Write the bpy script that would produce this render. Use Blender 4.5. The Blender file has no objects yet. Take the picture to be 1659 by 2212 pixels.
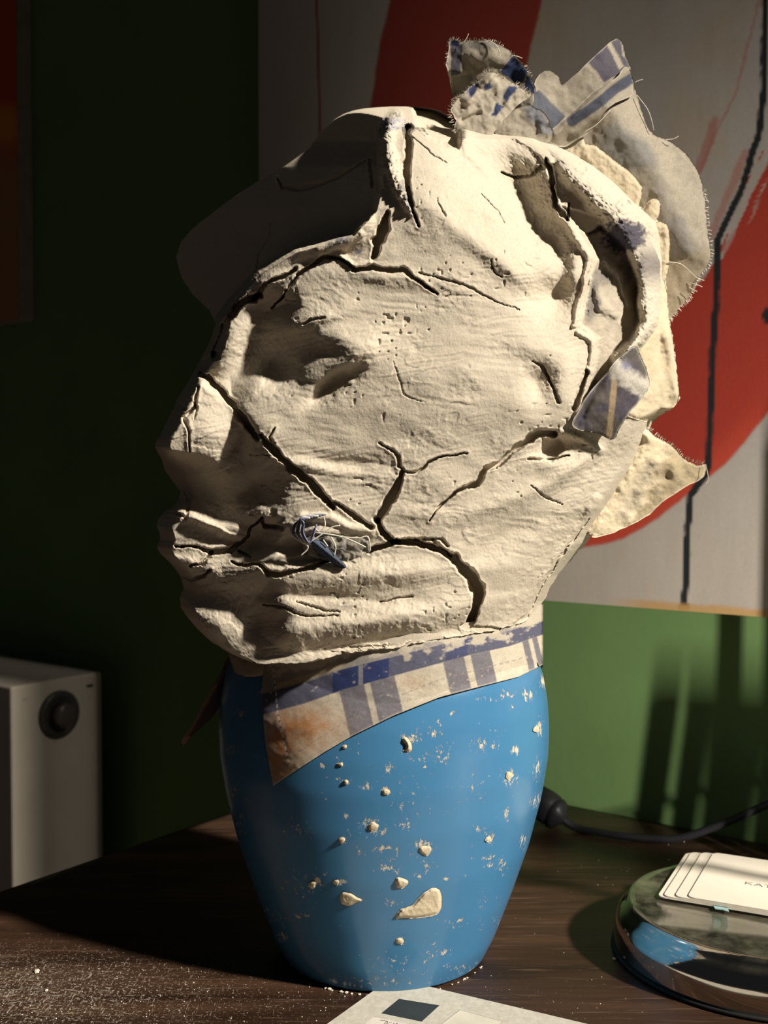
import bpy, math, random
import numpy as np
from mathutils import Vector
random.seed(4)
SC = bpy.context.scene
COL = SC.collection
# ---------------------------------------------------------------- camera
F_PX, CX, CY = 2400.0, 829.5, 1106.0
PITCH = math.atan(81.0 / F_PX)
TABLE_Z = 0.75
ZC = TABLE_Z + 0.2587
D0 = 0.60                 # distance of the vase axis
K = D0 / F_PX             # metres per pixel there
cam_d = bpy.data.cameras.new('camera')
cam = bpy.data.objects.new('camera', cam_d); COL.objects.link(cam)
cam.location = (0, 0, ZC)
cam.rotation_euler = (math.pi / 2 - PITCH, 0, 0)
cam_d.sensor_fit = 'VERTICAL'; cam_d.sensor_height = 36
cam_d.lens = F_PX / 2212 * 36
cam_d.clip_start = 0.01
cam_d.dof.use_dof = True
cam_d.dof.focus_distance = 0.52
cam_d.dof.aperture_fstop = 14
SC.camera = cam
# ---------------------------------------------------------------- light
w = bpy.data.worlds.new('world'); SC.world = w; w.use_nodes = True
w.node_tree.nodes['Background'].inputs[0].default_value = (0.9, 0.95, 1.0, 1)
w.node_tree.nodes['Background'].inputs[1].default_value = 0.0135
SUN_AZ, SUN_EL = math.radians(56), math.radians(36)
L = Vector((math.sin(SUN_AZ) * math.cos(SUN_EL), -math.cos(SUN_AZ) * math.cos(SUN_EL), math.sin(SUN_EL)))
sd = bpy.data.lights.new('sun', 'SUN'); sd.energy = 6.9; sd.angle = math.radians(3.4); sd.color = (1, 0.91, 0.77)
so = bpy.data.objects.new('sun', sd); COL.objects.link(so)
so.rotation_euler = L.to_track_quat('Z', 'Y').to_euler(); so.location = (1.5, -1.0, 2.2)
ad = bpy.data.lights.new('wall_fill', 'AREA'); ad.shape = 'RECTANGLE'; ad.size = 0.008; ad.size_y = 0.12  # added off-frame area lamp, brightens the right part of the green wall
ad.energy = 2.9; ad.spread = math.radians(76); ad.color = (1.0, 0.93, 0.83)
ao = bpy.data.objects.new('wall_fill', ad); COL.objects.link(ao)
WL = Vector((0.62, -0.10, 0.93))
ao.location = WL
ao.rotation_euler = (WL - Vector((0.42, 0.62, 0.82))).to_track_quat('Z', 'Y').to_euler()
SC.view_settings.view_transform = 'Standard'; SC.view_settings.look = 'None'
SC.view_settings.gamma = 1; SC.view_settings.use_curve_mapping = False
SC.view_settings.exposure = 0.0
# ---------------------------------------------------------------- helpers
cP, sP = math.cos(PITCH), math.sin(PITCH)
def at(px, py, Y):
    """world points seen at photo pixel (px,py) whose world y is Y (arrays ok)"""
    a = (np.asarray(px, float) - CX) / F_PX; b = -(np.asarray(py, float) - CY) / F_PX
    ry = cP + b * sP; rz = -sP + b * cP
    t = np.asarray(Y, float) / ry
    return a * t, ry * t, ZC + rz * t
def pt(px, py, Y):
    x, y, z = at(px, py, Y); return Vector((float(x), float(y), float(z)))
def on_z(px, py, z):
    a = (px - CX) / F_PX; b = -(py - CY) / F_PX
    ry = cP + b * sP; rz = -sP + b * cP
    t = (z - ZC) / rz
    return Vector((a * t, ry * t, z))
def to_px(x, y, z):
    dz = z - ZC
    fwd = y * cP - dz * sP; up = y * sP + dz * cP
    return CX + F_PX * x / fwd, CY - F_PX * up / fwd
_tab = {}
def vn(x, y, seed=0):
    if seed not in _tab: _tab[seed] = np.random.RandomState(seed + 11).rand(256, 256).astype(np.float32)
    T = _tab[seed]
    xi = np.floor(x).astype(np.int64); yi = np.floor(y).astype(np.int64)
    fx = x - xi; fy = y - yi
    fx = fx * fx * (3 - 2 * fx); fy = fy * fy * (3 - 2 * fy)
    x0 = xi & 255; x1 = (xi + 1) & 255; y0 = yi & 255; y1 = (yi + 1) & 255
    return (T[y0, x0] * (1 - fx) + T[y0, x1] * fx) * (1 - fy) + (T[y1, x0] * (1 - fx) + T[y1, x1] * fx) * fy
def fbm(x, y, seed=0, n=4):
    s = 0; a = 0.5
    for i in range(n):
        s = s + a * (vn(x, y, seed + i) - 0.5) * 2; x = x * 2.03 + 7.1; y = y * 1.97 + 3.3; a *= 0.5
    return s
def sm(x, a, b):
    t = np.clip((x - a) / (b - a), 0, 1); return t * t * (3 - 2 * t)
def dseg(U, V, pts, vals=None):
    best = np.full(U.shape, 1e9); bv = np.zeros(U.shape)
    for i in range(len(pts) - 1):
        x0, y0 = pts[i][:2]; x1, y1 = pts[i + 1][:2]
        dx, dy = x1 - x0, y1 - y0; l2 = dx * dx + dy * dy + 1e-9
        t = np.clip(((U - x0) * dx + (V - y0) * dy) / l2, 0, 1)
        d = np.hypot(U - x0 - t * dx, V - y0 - t * dy)
        m = d < best
        best = np.where(m, d, best)
        if vals is not None: bv = np.where(m, vals[i] + t * (vals[i + 1] - vals[i]), bv)
    return (best, bv) if vals is not None else best
def inside(U, V, poly):
    c = np.zeros(U.shape, bool); n = len(poly)
    for i in range(n):
        x0, y0 = poly[i]; x1, y1 = poly[(i + 1) % n]
        if y0 == y1: continue
        m = ((y0 > V) != (y1 > V)) & (U < (x1 - x0) * (V - y0) / (y1 - y0) + x0)
        c ^= m
    return c
def sdf(U, V, poly):                     # positive inside
    d = dseg(U, V, list(poly) + [poly[0]])
    return np.where(inside(U, V, poly), d, -d)
def local(U, V, pts, pad):
    xs = [p[0] for p in pts]; ys = [p[1] for p in pts]
    return (U > min(xs) - pad) & (U < max(xs) + pad) & (V > min(ys) - pad) & (V < max(ys) + pad)
def smooth_poly(pts, n=5, closed=True):
    P = [np.array(p[:2], float) for p in pts]; N = len(P); out = []
    for i in range(N if closed else N - 1):
        p0 = P[(i - 1) % N] if closed or i > 0 else P[i]; p1 = P[i]; p2 = P[(i + 1) % N]
        p3 = P[(i + 2) % N] if closed or i + 2 < N else p2
        for k in range(n):
            t = k / n
            q = 0.5 * ((2 * p1) + (p2 - p0) * t + (2 * p0 - 5 * p1 + 4 * p2 - p3) * t * t + (3 * p1 - p0 - 3 * p2 + p3) * t ** 3)
            out.append((q[0], q[1]))
    if not closed: out.append((P[-1][0], P[-1][1]))
    return out

# ---- materials
def node_mat(name, rough=0.8, spec=0.3, metal=0.0):
    m = bpy.data.materials.new(name); m.use_nodes = True
    nt = m.node_tree; b = nt.nodes['Principled BSDF']
    b.inputs['Roughness'].default_value = rough; b.inputs['Metallic'].default_value = metal
    b.inputs['Specular IOR Level'].default_value = spec
    return m, nt, b
def nn(nt, t, **kw):
    n = nt.nodes.new(t)
    for k, v in kw.items():
        if k in n.inputs: n.inputs[k].default_value = v
        else: setattr(n, k, v)
    return n
def noise_node(nt, scale, detail=4, vec=None, rough=0.5):
    n = nn(nt, 'ShaderNodeTexNoise'); n.inputs['Scale'].default_value = scale; n.inputs['Detail'].default_value = detail
    n.inputs['Roughness'].default_value = rough
    if vec is not None: nt.links.new(vec, n.inputs['Vector'])
    return n
def objvec(nt, scale=(1, 1, 1), rot=(0, 0, 0)):
    tc = nn(nt, 'ShaderNodeTexCoord'); mp = nn(nt, 'ShaderNodeMapping')
    nt.links.new(tc.outputs['Object'], mp.inputs['Vector'])
    mp.inputs['Scale'].default_value = scale; mp.inputs['Rotation'].default_value = rot
    return mp.outputs['Vector']
def ramp(nt, src, stops):
    r = nn(nt, 'ShaderNodeValToRGB'); e = r.color_ramp.elements
    while len(e) < len(stops): e.new(0.5)
    for k, (p, c) in enumerate(stops): e[k].position = p; e[k].color = (*c, 1) if len(c) == 3 else c
    nt.links.new(src, r.inputs['Fac']); return r.outputs['Color']
def mix(nt, fac, a, b, mode='MIX'):
    m = nn(nt, 'ShaderNodeMix'); m.data_type = 'RGBA'; m.blend_type = mode
    for sock, v in ((m.inputs['Factor'], fac), (m.inputs[6], a), (m.inputs[7], b)):
        if hasattr(v, 'links'): nt.links.new(v, sock)
        else: sock.default_value = v if not isinstance(v, tuple) else ((*v, 1) if len(v) == 3 else v)
    return m.outputs[2]
def bump(nt, b, height, strength, dist):
    n = nn(nt, 'ShaderNodeBump'); n.inputs['Strength'].default_value = strength; n.inputs['Distance'].default_value = dist
    nt.links.new(height, n.inputs['Height']); nt.links.new(n.outputs[0], b.inputs['Normal']); return n
def attr_mat(name, rough=0.9, spec=0.15, nscale=900, nstr=0.35, var=0.25, weave=False, dist=0.0006):
    m, nt, b = node_mat(name, rough, spec)
    a = nn(nt, 'ShaderNodeAttribute'); a.attribute_name = 'col'
    n = noise_node(nt, nscale, 5, objvec(nt), 0.6)
    c = ramp(nt, n.outputs['Fac'], [(0.3, (1 - var,) * 3), (0.7, (1.0,) * 3)])
    nt.links.new(mix(nt, 1.0, a.outputs['Color'], c, 'MULTIPLY'), b.inputs['Base Color'])
    if weave:
        w1 = nn(nt, 'ShaderNodeTexWave'); w1.inputs['Scale'].default_value = 1400; w1.inputs['Distortion'].default_value = 1.5
        w1.bands_direction = 'DIAGONAL'
        nt.links.new(objvec(nt), w1.inputs['Vector'])
        ma = nn(nt, 'ShaderNodeMath'); ma.operation = 'ADD'
        nt.links.new(n.outputs['Fac'], ma.inputs[0]); nt.links.new(w1.outputs['Fac'], ma.inputs[1])
        bump(nt, b, ma.outputs[0], nstr, dist)
    else: bump(nt, b, n.outputs['Fac'], nstr, dist)
    return m
def flat_mat(name, col, rough=0.6, spec=0.3, metal=0.0, nscale=60, var=0.12, nstr=0.1):
    m, nt, b = node_mat(name, rough, spec, metal)
    n = noise_node(nt, nscale, 4, objvec(nt))
    c = ramp(nt, n.outputs['Fac'], [(0.3, tuple(x * (1 - var) for x in col)), (0.7, tuple(min(1, x * (1 + var)) for x in col))])
    nt.links.new(c, b.inputs['Base Color'])
    if nstr: bump(nt, b, n.outputs['Fac'], nstr, 0.0005)
    return m
# ---- objects
def tag(o, label=None, cat=None, group=None, kind=None):
    if label: o['label'] = label
    if cat: o['category'] = cat
    if group: o['group'] = group
    if kind: o['kind'] = kind
    return o
def empty(name, loc, label, cat, group=None):
    o = bpy.data.objects.new(name, None); COL.objects.link(o); o.location = loc; o.empty_display_size = 0.02
    return tag(o, label, cat, group)
def link(name, me, mat, parent=None, smooth=True):
    o = bpy.data.objects.new(name, me); COL.objects.link(o)
    if mat: me.materials.append(mat)
    if smooth: me.shade_smooth()
    if parent is not None:
        o.parent = parent
        off = parent.matrix_basis.translation.copy() if parent.parent is None else parent.parent.matrix_basis.translation.copy()
        if parent.parent is None: o.location = -off
    return o
def np_mesh(name, co, quads, col=None):
    me = bpy.data.meshes.new(name)
    nv, nq = len(co), len(quads)
    me.vertices.add(nv); me.vertices.foreach_set('co', np.ascontiguousarray(co, np.float32).ravel())
    me.loops.add(nq * 4); me.loops.foreach_set('vertex_index', np.ascontiguousarray(quads, np.int32).ravel())
    me.polygons.add(nq); me.polygons.foreach_set('loop_start', np.arange(0, nq * 4, 4, dtype=np.int32))
    me.update(calc_edges=True); me.validate()
    if col is not None:
        a = me.color_attributes.new('col', 'FLOAT_COLOR', 'POINT')
        c = np.ones((nv, 4), np.float32); c[:, :3] = col
        a.data.foreach_set('color', c.ravel())
    return me
def py_mesh(name, verts, faces):
    me = bpy.data.meshes.new(name); me.from_pydata([tuple(v) for v in verts], [], faces); me.update(); return me
def grid_quads(R, C, wrap=False):
    r = np.arange(R - 1)[:, None]; c = np.arange(C if wrap else C - 1)[None, :]
    c2 = (c + 1) % C
    return np.stack([r * C + c, r * C + c2, (r + 1) * C + c2, (r + 1) * C + c], -1).reshape(-1, 4)
def obox(name, org, ax, ay, az, mat, parent=None, bevel=0.0):
    """box from a corner and three edge vectors, edges bevelled"""
    import bmesh
    bm = bmesh.new(); vs = []
    for k in range(8):
        vs.append(bm.verts.new(Vector(org) + (Vector(ax) if k & 1 else Vector()) + (Vector(ay) if k & 2 else Vector()) + (Vector(az) if k & 4 else Vector())))
    for f in ((0, 2, 3, 1), (4, 5, 7, 6), (0, 1, 5, 4), (2, 6, 7, 3), (0, 4, 6, 2), (1, 3, 7, 5)): bm.faces.new([vs[i] for i in f])
    bmesh.ops.recalc_face_normals(bm, faces=bm.faces)
    if bevel: bmesh.ops.bevel(bm, geom=bm.edges[:], offset=bevel, segments=3, profile=0.6, affect='EDGES')
    me = bpy.data.meshes.new(name); bm.to_mesh(me); bm.free()
    return link(name, me, mat, parent, smooth=False)
def tube(name, pts, rad, mat, parent=None, seg=8):
    P = [Vector(p) for p in pts]; n = len(P); co = []
    for i, p in enumerate(P):
        t = (P[min(i + 1, n - 1)] - P[max(i - 1, 0)]).normalized()
        a = t.cross(Vector((0, 0, 1)));
        if a.length < 1e-4: a = Vector((1, 0, 0))
        a.normalize(); b = t.cross(a)
        r = rad[i] if isinstance(rad, (list, tuple)) else rad
        for k in range(seg):
            th = 2 * math.pi * k / seg; co.append(p + a * math.cos(th) * r + b * math.sin(th) * r)
    faces = [(i * seg + k, i * seg + (k + 1) % seg, (i + 1) * seg + (k + 1) % seg, (i + 1) * seg + k) for i in range(n - 1) for k in range(seg)]
    faces += [tuple(range(seg))[::-1], tuple((n - 1) * seg + k for k in range(seg))]
    return link(name, py_mesh(name, co, faces), mat, parent)
def curve3(pts, n=8):
    P = [Vector(p) for p in pts]; out = []
    for i in range(len(P) - 1):
        p0 = P[max(i - 1, 0)]; p1 = P[i]; p2 = P[i + 1]; p3 = P[min(i + 2, len(P) - 1)]
        for k in range(n):
            t = k / n
            out.append(0.5 * ((2 * p1) + (p2 - p0) * t + (2 * p0 - 5 * p1 + 4 * p2 - p3) * t * t + (3 * p1 - p0 - 3 * p2 + p3) * t ** 3))
    out.append(P[-1]); return out
def lathe(name, prof, center, mat, parent=None, seg=128, col=None):
    co = []; R = len(prof)
    th = np.linspace(0, 2 * np.pi, seg, endpoint=False)
    for r, z in prof:
        co.append(np.stack([center[0] + r * np.cos(th), center[1] + r * np.sin(th), np.full(seg, center[2] + z)], -1))
    co = np.concatenate(co)
    q = grid_quads(R, seg, True)
    me = np_mesh(name, co, q, None if col is None else col(co))
    return link(name, me, mat, parent)

# ================================================================= SETTING
TC = Vector((-0.014, 0.98, 0))                      # back corner of the table top
WD = Vector((0.8, -0.6, 0))                         # along the wall, to the right
WN = Vector((-0.6, -0.8, 0))                        # wall normal into the room
wall_green, nt, b = node_mat('wall_green', 0.75, 0.25)
n = noise_node(nt, 9, 5, objvec(nt)); n2 = noise_node(nt, 160, 3, objvec(nt))
nt.links.new(ramp(nt, n.outputs['Fac'], [(0.3, (0.125, 0.215, 0.075)), (0.7, (0.145, 0.245, 0.088))]), b.inputs['Base Color'])
bump(nt, b, n2.outputs['Fac'], 0.15, 0.001)
W0 = TC - WN * 0.012
o = obox('wall_back', W0 - WD * 1.6, WD * 3.4, -WN * 0.12, (0, 0, 2.6), wall_green); tag(o, kind='structure')
_p = lambda p, q: Vector((0.559 * p + 0.829 * q, 0.829 * p - 0.559 * q, 0))
o = obox('sun_blocker', _p(0.665, 0.95), _p(0.058, 0.0), _p(0, 0.10), (0, 0, 2.6), wall_green); tag(o, kind='structure')  # unseen post added to keep the sun off the heater and table back
floor_m = flat_mat('floor_boards', (0.05, 0.04, 0.032), 0.6, nscale=20, var=0.3)
o = obox('floor', W0 - WD * 1.6 + Vector((0, 0, -0.1)), WD * 3.4, WN * 3.0, (0, 0, 0.1), floor_m); tag(o, kind='structure')
skirt_m = flat_mat('skirting_paint', (0.12, 0.22, 0.07), 0.5)
o = obox('baseboard_back', W0 - WD * 1.6 + WN * 0.0005, WD * 3.4, WN * 0.018, (0, 0, 0.11), skirt_m, bevel=0.003); tag(o, kind='structure')

# ================================================================= TABLE
wood, nt, b = node_mat('dark_scratched_wood', 0.42, 0.4)
ang = math.atan2(WD.y, WD.x)
v1 = objvec(nt, (6, 70, 70), (0, 0, -ang)); v2 = objvec(nt, (25, 420, 400), (0, 0, -ang)); v3 = objvec(nt)
g1 = noise_node(nt, 1.0, 6, v1); g2 = noise_node(nt, 1.0, 5, v2, 0.6); g3 = noise_node(nt, 5, 4, v3)
base = ramp(nt, g1.outputs['Fac'], [(0.3, (0.020, 0.010, 0.006)), (0.7, (0.066, 0.034, 0.020))])
base = mix(nt, ramp(nt, g2.outputs['Fac'], [(0.56, (0, 0, 0)), (0.72, (0.55, 0.55, 0.55))]), base, (0.17, 0.105, 0.075))
# dust: speckle, denser towards the left front of the table
at_ = nn(nt, 'ShaderNodeAttribute'); at_.attribute_name = 'col'
sp = noise_node(nt, 620, 3, v3, 0.7); sp2 = noise_node(nt, 1.0, 6, objvec(nt, (160, 700, 500), (0, 0, 0.5)), 0.7)
sp3 = noise_node(nt, 1.0, 6, objvec(nt, (800, 120, 500), (0, 0, 0.2)), 0.7)
ad1 = nn(nt, 'ShaderNodeMath'); ad1.operation = 'MAXIMUM'; nt.links.new(sp.outputs['Fac'], ad1.inputs[0]); nt.links.new(sp2.outputs['Fac'], ad1.inputs[1])
ad2 = nn(nt, 'ShaderNodeMath'); ad2.operation = 'MAXIMUM'; nt.links.new(ad1.outputs[0], ad2.inputs[0]); nt.links.new(sp3.outputs['Fac'], ad2.inputs[1])
ad3 = nn(nt, 'ShaderNodeMath'); ad3.operation = 'MULTIPLY_ADD'; nt.links.new(at_.outputs['Fac'], ad3.inputs[0]); ad3.inputs[1].default_value = 0.16
nt.links.new(ad2.outputs[0], ad3.inputs[2])
dust = ramp(nt, ad3.outputs[0], [(0.73, (0, 0, 0)), (0.84, (0.85, 0.85, 0.85))])
nt.links.new(mix(nt, dust, base, (0.52, 0.46, 0.38)), b.inputs['Base Color'])
rr = ramp(nt, g3.outputs['Fac'], [(0.3, (0.33,) * 3), (0.7, (0.55,) * 3)]); nt.links.new(rr, b.inputs['Roughness'])
bump(nt, b, g2.outputs['Fac'], 0.25, 0.0006)
TL = 1.30; TW = 0.75
table = empty('table', (TC.x, TC.y, 0), 'dark brown scratched wooden table with pale dust, under the blue vase', 'table')
# table top as a fine grid slab so that the dust density can vary
R_, C_ = 120, 200
ss = np.linspace(0, TL, C_); tt = np.linspace(0, TW, R_)
S_, T_ = np.meshgrid(ss, tt)
X = TC.x + WD.x * S_ + WN.x * T_; Yv = TC.y + WD.y * S_ + WN.y * T_
co = np.stack([X, Yv, np.full(X.shape, TABLE_Z)], -1).reshape(-1, 3)
pxu, pxv = to_px(co[:, 0], co[:, 1], co[:, 2])
dens = 0.85 * np.exp(-((co[:, 0] + 0.20) / 0.13) ** 2 - ((co[:, 1] - 0.55) / 0.075) ** 2) + 0.40 * np.exp(-((co[:, 0] + 0.02) / 0.2) ** 2 - ((co[:, 1] - 0.52) / 0.08) ** 2) + 0.10
co2 = co.copy(); co2[:, 2] -= 0.028
q = grid_quads(R_, C_); N_ = len(co)
loop = [r * C_ for r in range(R_)]; edges = []
b_idx = list(range(C_)) + [r * C_ + C_ - 1 for r in range(1, R_)] + [(R_ - 1) * C_ + c for c in range(C_ - 2, -1, -1)] + [r * C_ for r in range(R_ - 2, 0, -1)]
side = [[b_idx[i], b_idx[(i + 1) % len(b_idx)], b_idx[(i + 1) % len(b_idx)] + N_, b_idx[i] + N_] for i in range(len(b_idx))]
me = np_mesh('table_top', np.concatenate([co, co2]), np.concatenate([q[:, ::-1], q + N_, np.array(side)]), np.concatenate([dens, dens])[:, None] * np.ones((1, 3)))
link('table_top', me, wood, table, smooth=False)
wood_leg = flat_mat('dark_wood', (0.05, 0.028, 0.02), 0.5)
for s, t in ((0.03, 0.03), (TL - 0.08, 0.03), (0.03, TW - 0.08), (TL - 0.08, TW - 0.08)):
    p = TC + WD * s + WN * t
    obox('leg', (p.x, p.y, 0), WD * 0.05, WN * 0.05, (0, 0, TABLE_Z - 0.028), wood_leg, table, 0.004)
for s0, t0, ax, ay in ((0.08, 0.04, WD * (TL - 0.16), WN * 0.02), (0.08, TW - 0.06, WD * (TL - 0.16), WN * 0.02), (0.04, 0.08, WD * 0.02, WN * (TW - 0.16)), (TL - 0.06, 0.08, WD * 0.02, WN * (TW - 0.16))):
    p = TC + WD * s0 + WN * t0
    obox('apron', (p.x, p.y, TABLE_Z - 0.1), ax, ay, (0, 0, 0.0715), wood_leg, table, 0.002)

# ================================================================= PAINTING
def wall_hit(px, off):                # point of the wall plane (moved off into the room) under a pixel column at horizon
    a = (px - CX) / F_PX
    P = W0 + WN * off
    s = (a * P.y - P.x) / (WD.x - a * WD.y)
    return s, P + WD * s
CAN_T = 0.022
s0, p0 = wall_hit(562, CAN_T); s1 = s0 + 0.78
_, pb = wall_hit(1178, CAN_T); zb = float(at(1178, 1297, pb.y)[2]); zt = zb + 0.80
R_, C_ = 470, 460
S_, Z_ = np.meshgrid(np.linspace(s0, s1, C_), np.linspace(zb, zt, R_))
Pw = W0 + WN * CAN_T
X = Pw.x + WD.x * S_; Yv = Pw.y + WD.y * S_
co = np.stack([X, Yv, Z_], -1).reshape(-1, 3)
U, V = to_px(co[:, 0], co[:, 1], co[:, 2])
ju = U + 3 * fbm(U / 30, V / 30, 40); jv = V + 3 * fbm(U / 30, V / 30, 50)
pc = np.array([0.50, 0.45, 0.385])[None] * (1 + 0.10 * fbm(U / 160, V / 260, 60)[:, None] + 0.05 * fbm(U / 12, V / 120, 61)[:, None])
warm = sm(fbm(U / 130, V / 200, 64), 0.1, 0.6)[:, None]; pc = pc * (1 - warm * np.array([0.0, 0.06, 0.16]))
cool = (sm(U, 1150, 1400) * sm(V, 1250, 900))[:, None]; pc = pc * (1 - cool * np.array([0.08, 0.05, -0.02]))
RED = np.array([0.42, 0.050, 0.032])
def paint(mask, c):
    global pc
    m = np.clip(mask, 0, 1)[:, None]; pc = pc * (1 - m) + np.asarray(c)[None] * m
d = sdf(ju, jv, [(850, -700), (1230, -700), (1172, 0), (1140, 130), (1110, 420), (790, 420), (800, 230), (820, 100), (842, 0)])
paint(sm(d, -4, 4) * 0.96, RED * (0.95))
d = sdf(ju, jv, [(2000, 60), (1659, 345), (1610, 450), (1570, 530), (1500, 620), (1200, 700), (1180, 1150), (1240, 1185), (1290, 1178), (1350, 1163), (1420, 1122), (1500, 1055), (1560, 1010), (1610, 955), (1659, 892), (1800, 700), (2000, 500)])
fuz = sm(V, 640, 500)
paint(sm(d + fuz * 60 * fbm((U + 0.45 * V) / 9, (V - 0.45 * U) / 150, 70), -4, 5), RED)
rim = sm(d, 0, 5) * sm(d, 60, 10) * sm(V, 800, 1000); paint(rim * 0.6, (0.62, 0.085, 0.045))
for pts, wd, al in (([(1660, -60), (1635, 20), (1590, 200), (1545, 290), (1512, 370)], 5, 0.35), ([(1545, 260), (1510, 360), (1490, 400)], 13, 0.45), ([(1610, 330), (1570, 430), (1530, 520)], 12, 0.4), ([(1640, 430), (1600, 500), (1570, 540)], 16, 0.5)):
    m = local(U, V, pts, 40); dd = dseg(U[m], V[m], pts); a = np.zeros(U.shape); a[m] = sm(dd + 4 * fbm(U[m] / 5, V[m] / 60, 75), wd, wd * 0.4) * al; paint(a, RED)
d = dseg(U, V, [(680, -700), (684, 0), (688, 150), (691, 290)]); paint(sm(d, 4, 2) * 0.8, RED * 0.8)
BLK = (0.02, 0.024, 0.026)
d = dseg(ju, jv, [(1655, -700), (1652, 0), (1650, 200), (1641, 280), (1605, 400), (1550, 520), (1546, 640), (1538, 800), (1531, 1000), (1525, 1025), (1490, 1070), (1488, 1100), (1482, 1230), (1478, 1312)]); paint(sm(d, 8.5, 6), BLK)
d = np.hypot((U - 1478) / 1.7, V - 1311); paint(sm(d, 9, 7), BLK)
d = np.hypot((U - 1657) / 0.55, V - 682); paint(sm(d, 20, 16), BLK)
bot = (1297 + 0.0769 * (U - 1178)) - V
paint(sm(bot + 4 * fbm(U / 20, V / 20, 77), 22, 12) * sm(U, 1290, 1420) * 0.85, (0.55, 0.32, 0.11))
painting = empty('painting', Pw + WD * s0 + Vector((0, 0, zb)), 'large abstract canvas with red shapes and a black line on the green wall', 'painting')
cov = attr_mat('canvas_paint', 0.6, 0.25, 500, 0.2, 0.08)
me = np_mesh('canvas', co, grid_quads(R_, C_), pc)
link('canvas', me, cov, painting)
edge_m = flat_mat('canvas_edge', (0.30, 0.26, 0.22), 0.8)
obox('stretcher', Pw + WD * s0 - WN * (CAN_T - 0.0006) + Vector((0, 0, zb)), WD * (s1 - s0), WN * (CAN_T - 0.0012), (0, 0, zt - zb), edge_m, painting)
# picture at far left
s2, p2 = wall_hit(46, 0.02); zb2 = float(at(40, 690, p2.y)[2])
Pl = W0 + WN * 0.02; R_, C_ = 120, 60
S_, Z_ = np.meshgrid(np.linspace(s2 - 0.4, s2, C_), np.linspace(zb2, zb2 + 0.6, R_))
co = np.stack([Pl.x + WD.x * S_, Pl.y + WD.y * S_, Z_], -1).reshape(-1, 3)
U, V = to_px(co[:, 0], co[:, 1], co[:, 2])
t = sm(V + 40 * fbm(U / 30, V / 60, 80), 250, 420)[:, None]
pc = np.array([0.62, 0.07, 0.02]) * (1 - t) + np.array([0.42, 0.20, 0.10]) * t
o2 = sm(np.hypot(U - 10, V - 270), 60, 20)[:, None]; pc = pc * (1 - o2) + np.array([0.75, 0.25, 0.03]) * o2
lp = empty('painting', Pl + WD * s2 + Vector((0, 0, zb2)), 'dim red and brown picture cut off at the left edge, on the dark wall', 'painting')
link('canvas', np_mesh('canvas', co, grid_quads(R_, C_), pc), cov, lp)
obox('stretcher', Pl + WD * (s2 - 0.4) - WN * 0.0194 + Vector((0, 0, zb2)), WD * 0.4, WN * 0.0188, (0, 0, 0.6), edge_m, lp)

# unseen chair-back slats added on the table off-frame to band the wall light
bar_m = flat_mat('bar_wood', (0.10, 0.07, 0.05), 0.5)
def wall_at(px, py):
    s_, P = wall_hit(px, 0.0); return Vector((P.x, P.y, float(at(px, py, P.y)[2])))
slats = bpy.data.objects.new('shade_slats_1', None); COL.objects.link(slats); slats['kind'] = 'structure'; slats.empty_display_size = 0.05
slats.location = wall_at(1560, 1700).lerp(WL, 0.30); slats.location.z = TABLE_Z
def shade_bar(pts, hw):
    P = [wall_at(*p).lerp(WL, 0.30) for p in pts]; ax_ = (P[1] - P[0]).normalized()
    sx_ = ax_.cross((WL - P[0]).normalized()).normalized() * hw; th_ = (WL - P[0]).normalized() * 0.006
    if abs(ax_.z) > 0.7:
        k = 0 if P[0].z < P[1].z else 1
        P[k] = P[k] + ax_ * ((TABLE_Z - P[k].z) / ax_.z)
    obox('bar', P[0] - sx_, P[1] - P[0], sx_ * 2, th_, bar_m, slats, 0.001)
for xt, xb, hw in ((1447, 1400, 0.0042), (1524, 1476, 0.0037), (1608, 1568, 0.0066), (1714, 1680, 0.0062), (1800, 1770, 0.0050)):
    shade_bar([(xt, 1455), (xb, 1830)], hw)
shade_bar([(1425, 1450), (1840, 1478)], 0.0025)
shade_bar([(1585, 900), (1580, 1470)], 0.0034); shade_bar([(1700, 700), (1695, 1470)], 0.0050)
_e = wall_at(740, 1000).lerp(WL, 0.90); _d = (WL - _e).normalized(); _s = _d.cross(Vector((0, 0, 1))).normalized()
if _s.x > 0: _s = -_s
obox('spill_blocker', Vector((_e.x, _e.y, TABLE_Z - 0.2)), _s * 0.16, Vector((_d.x, _d.y, 0)) * 0.02, (0, 0, 0.5), bar_m, slats, 0.001)  # unseen board added to keep the area lamp off the left wall

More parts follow.
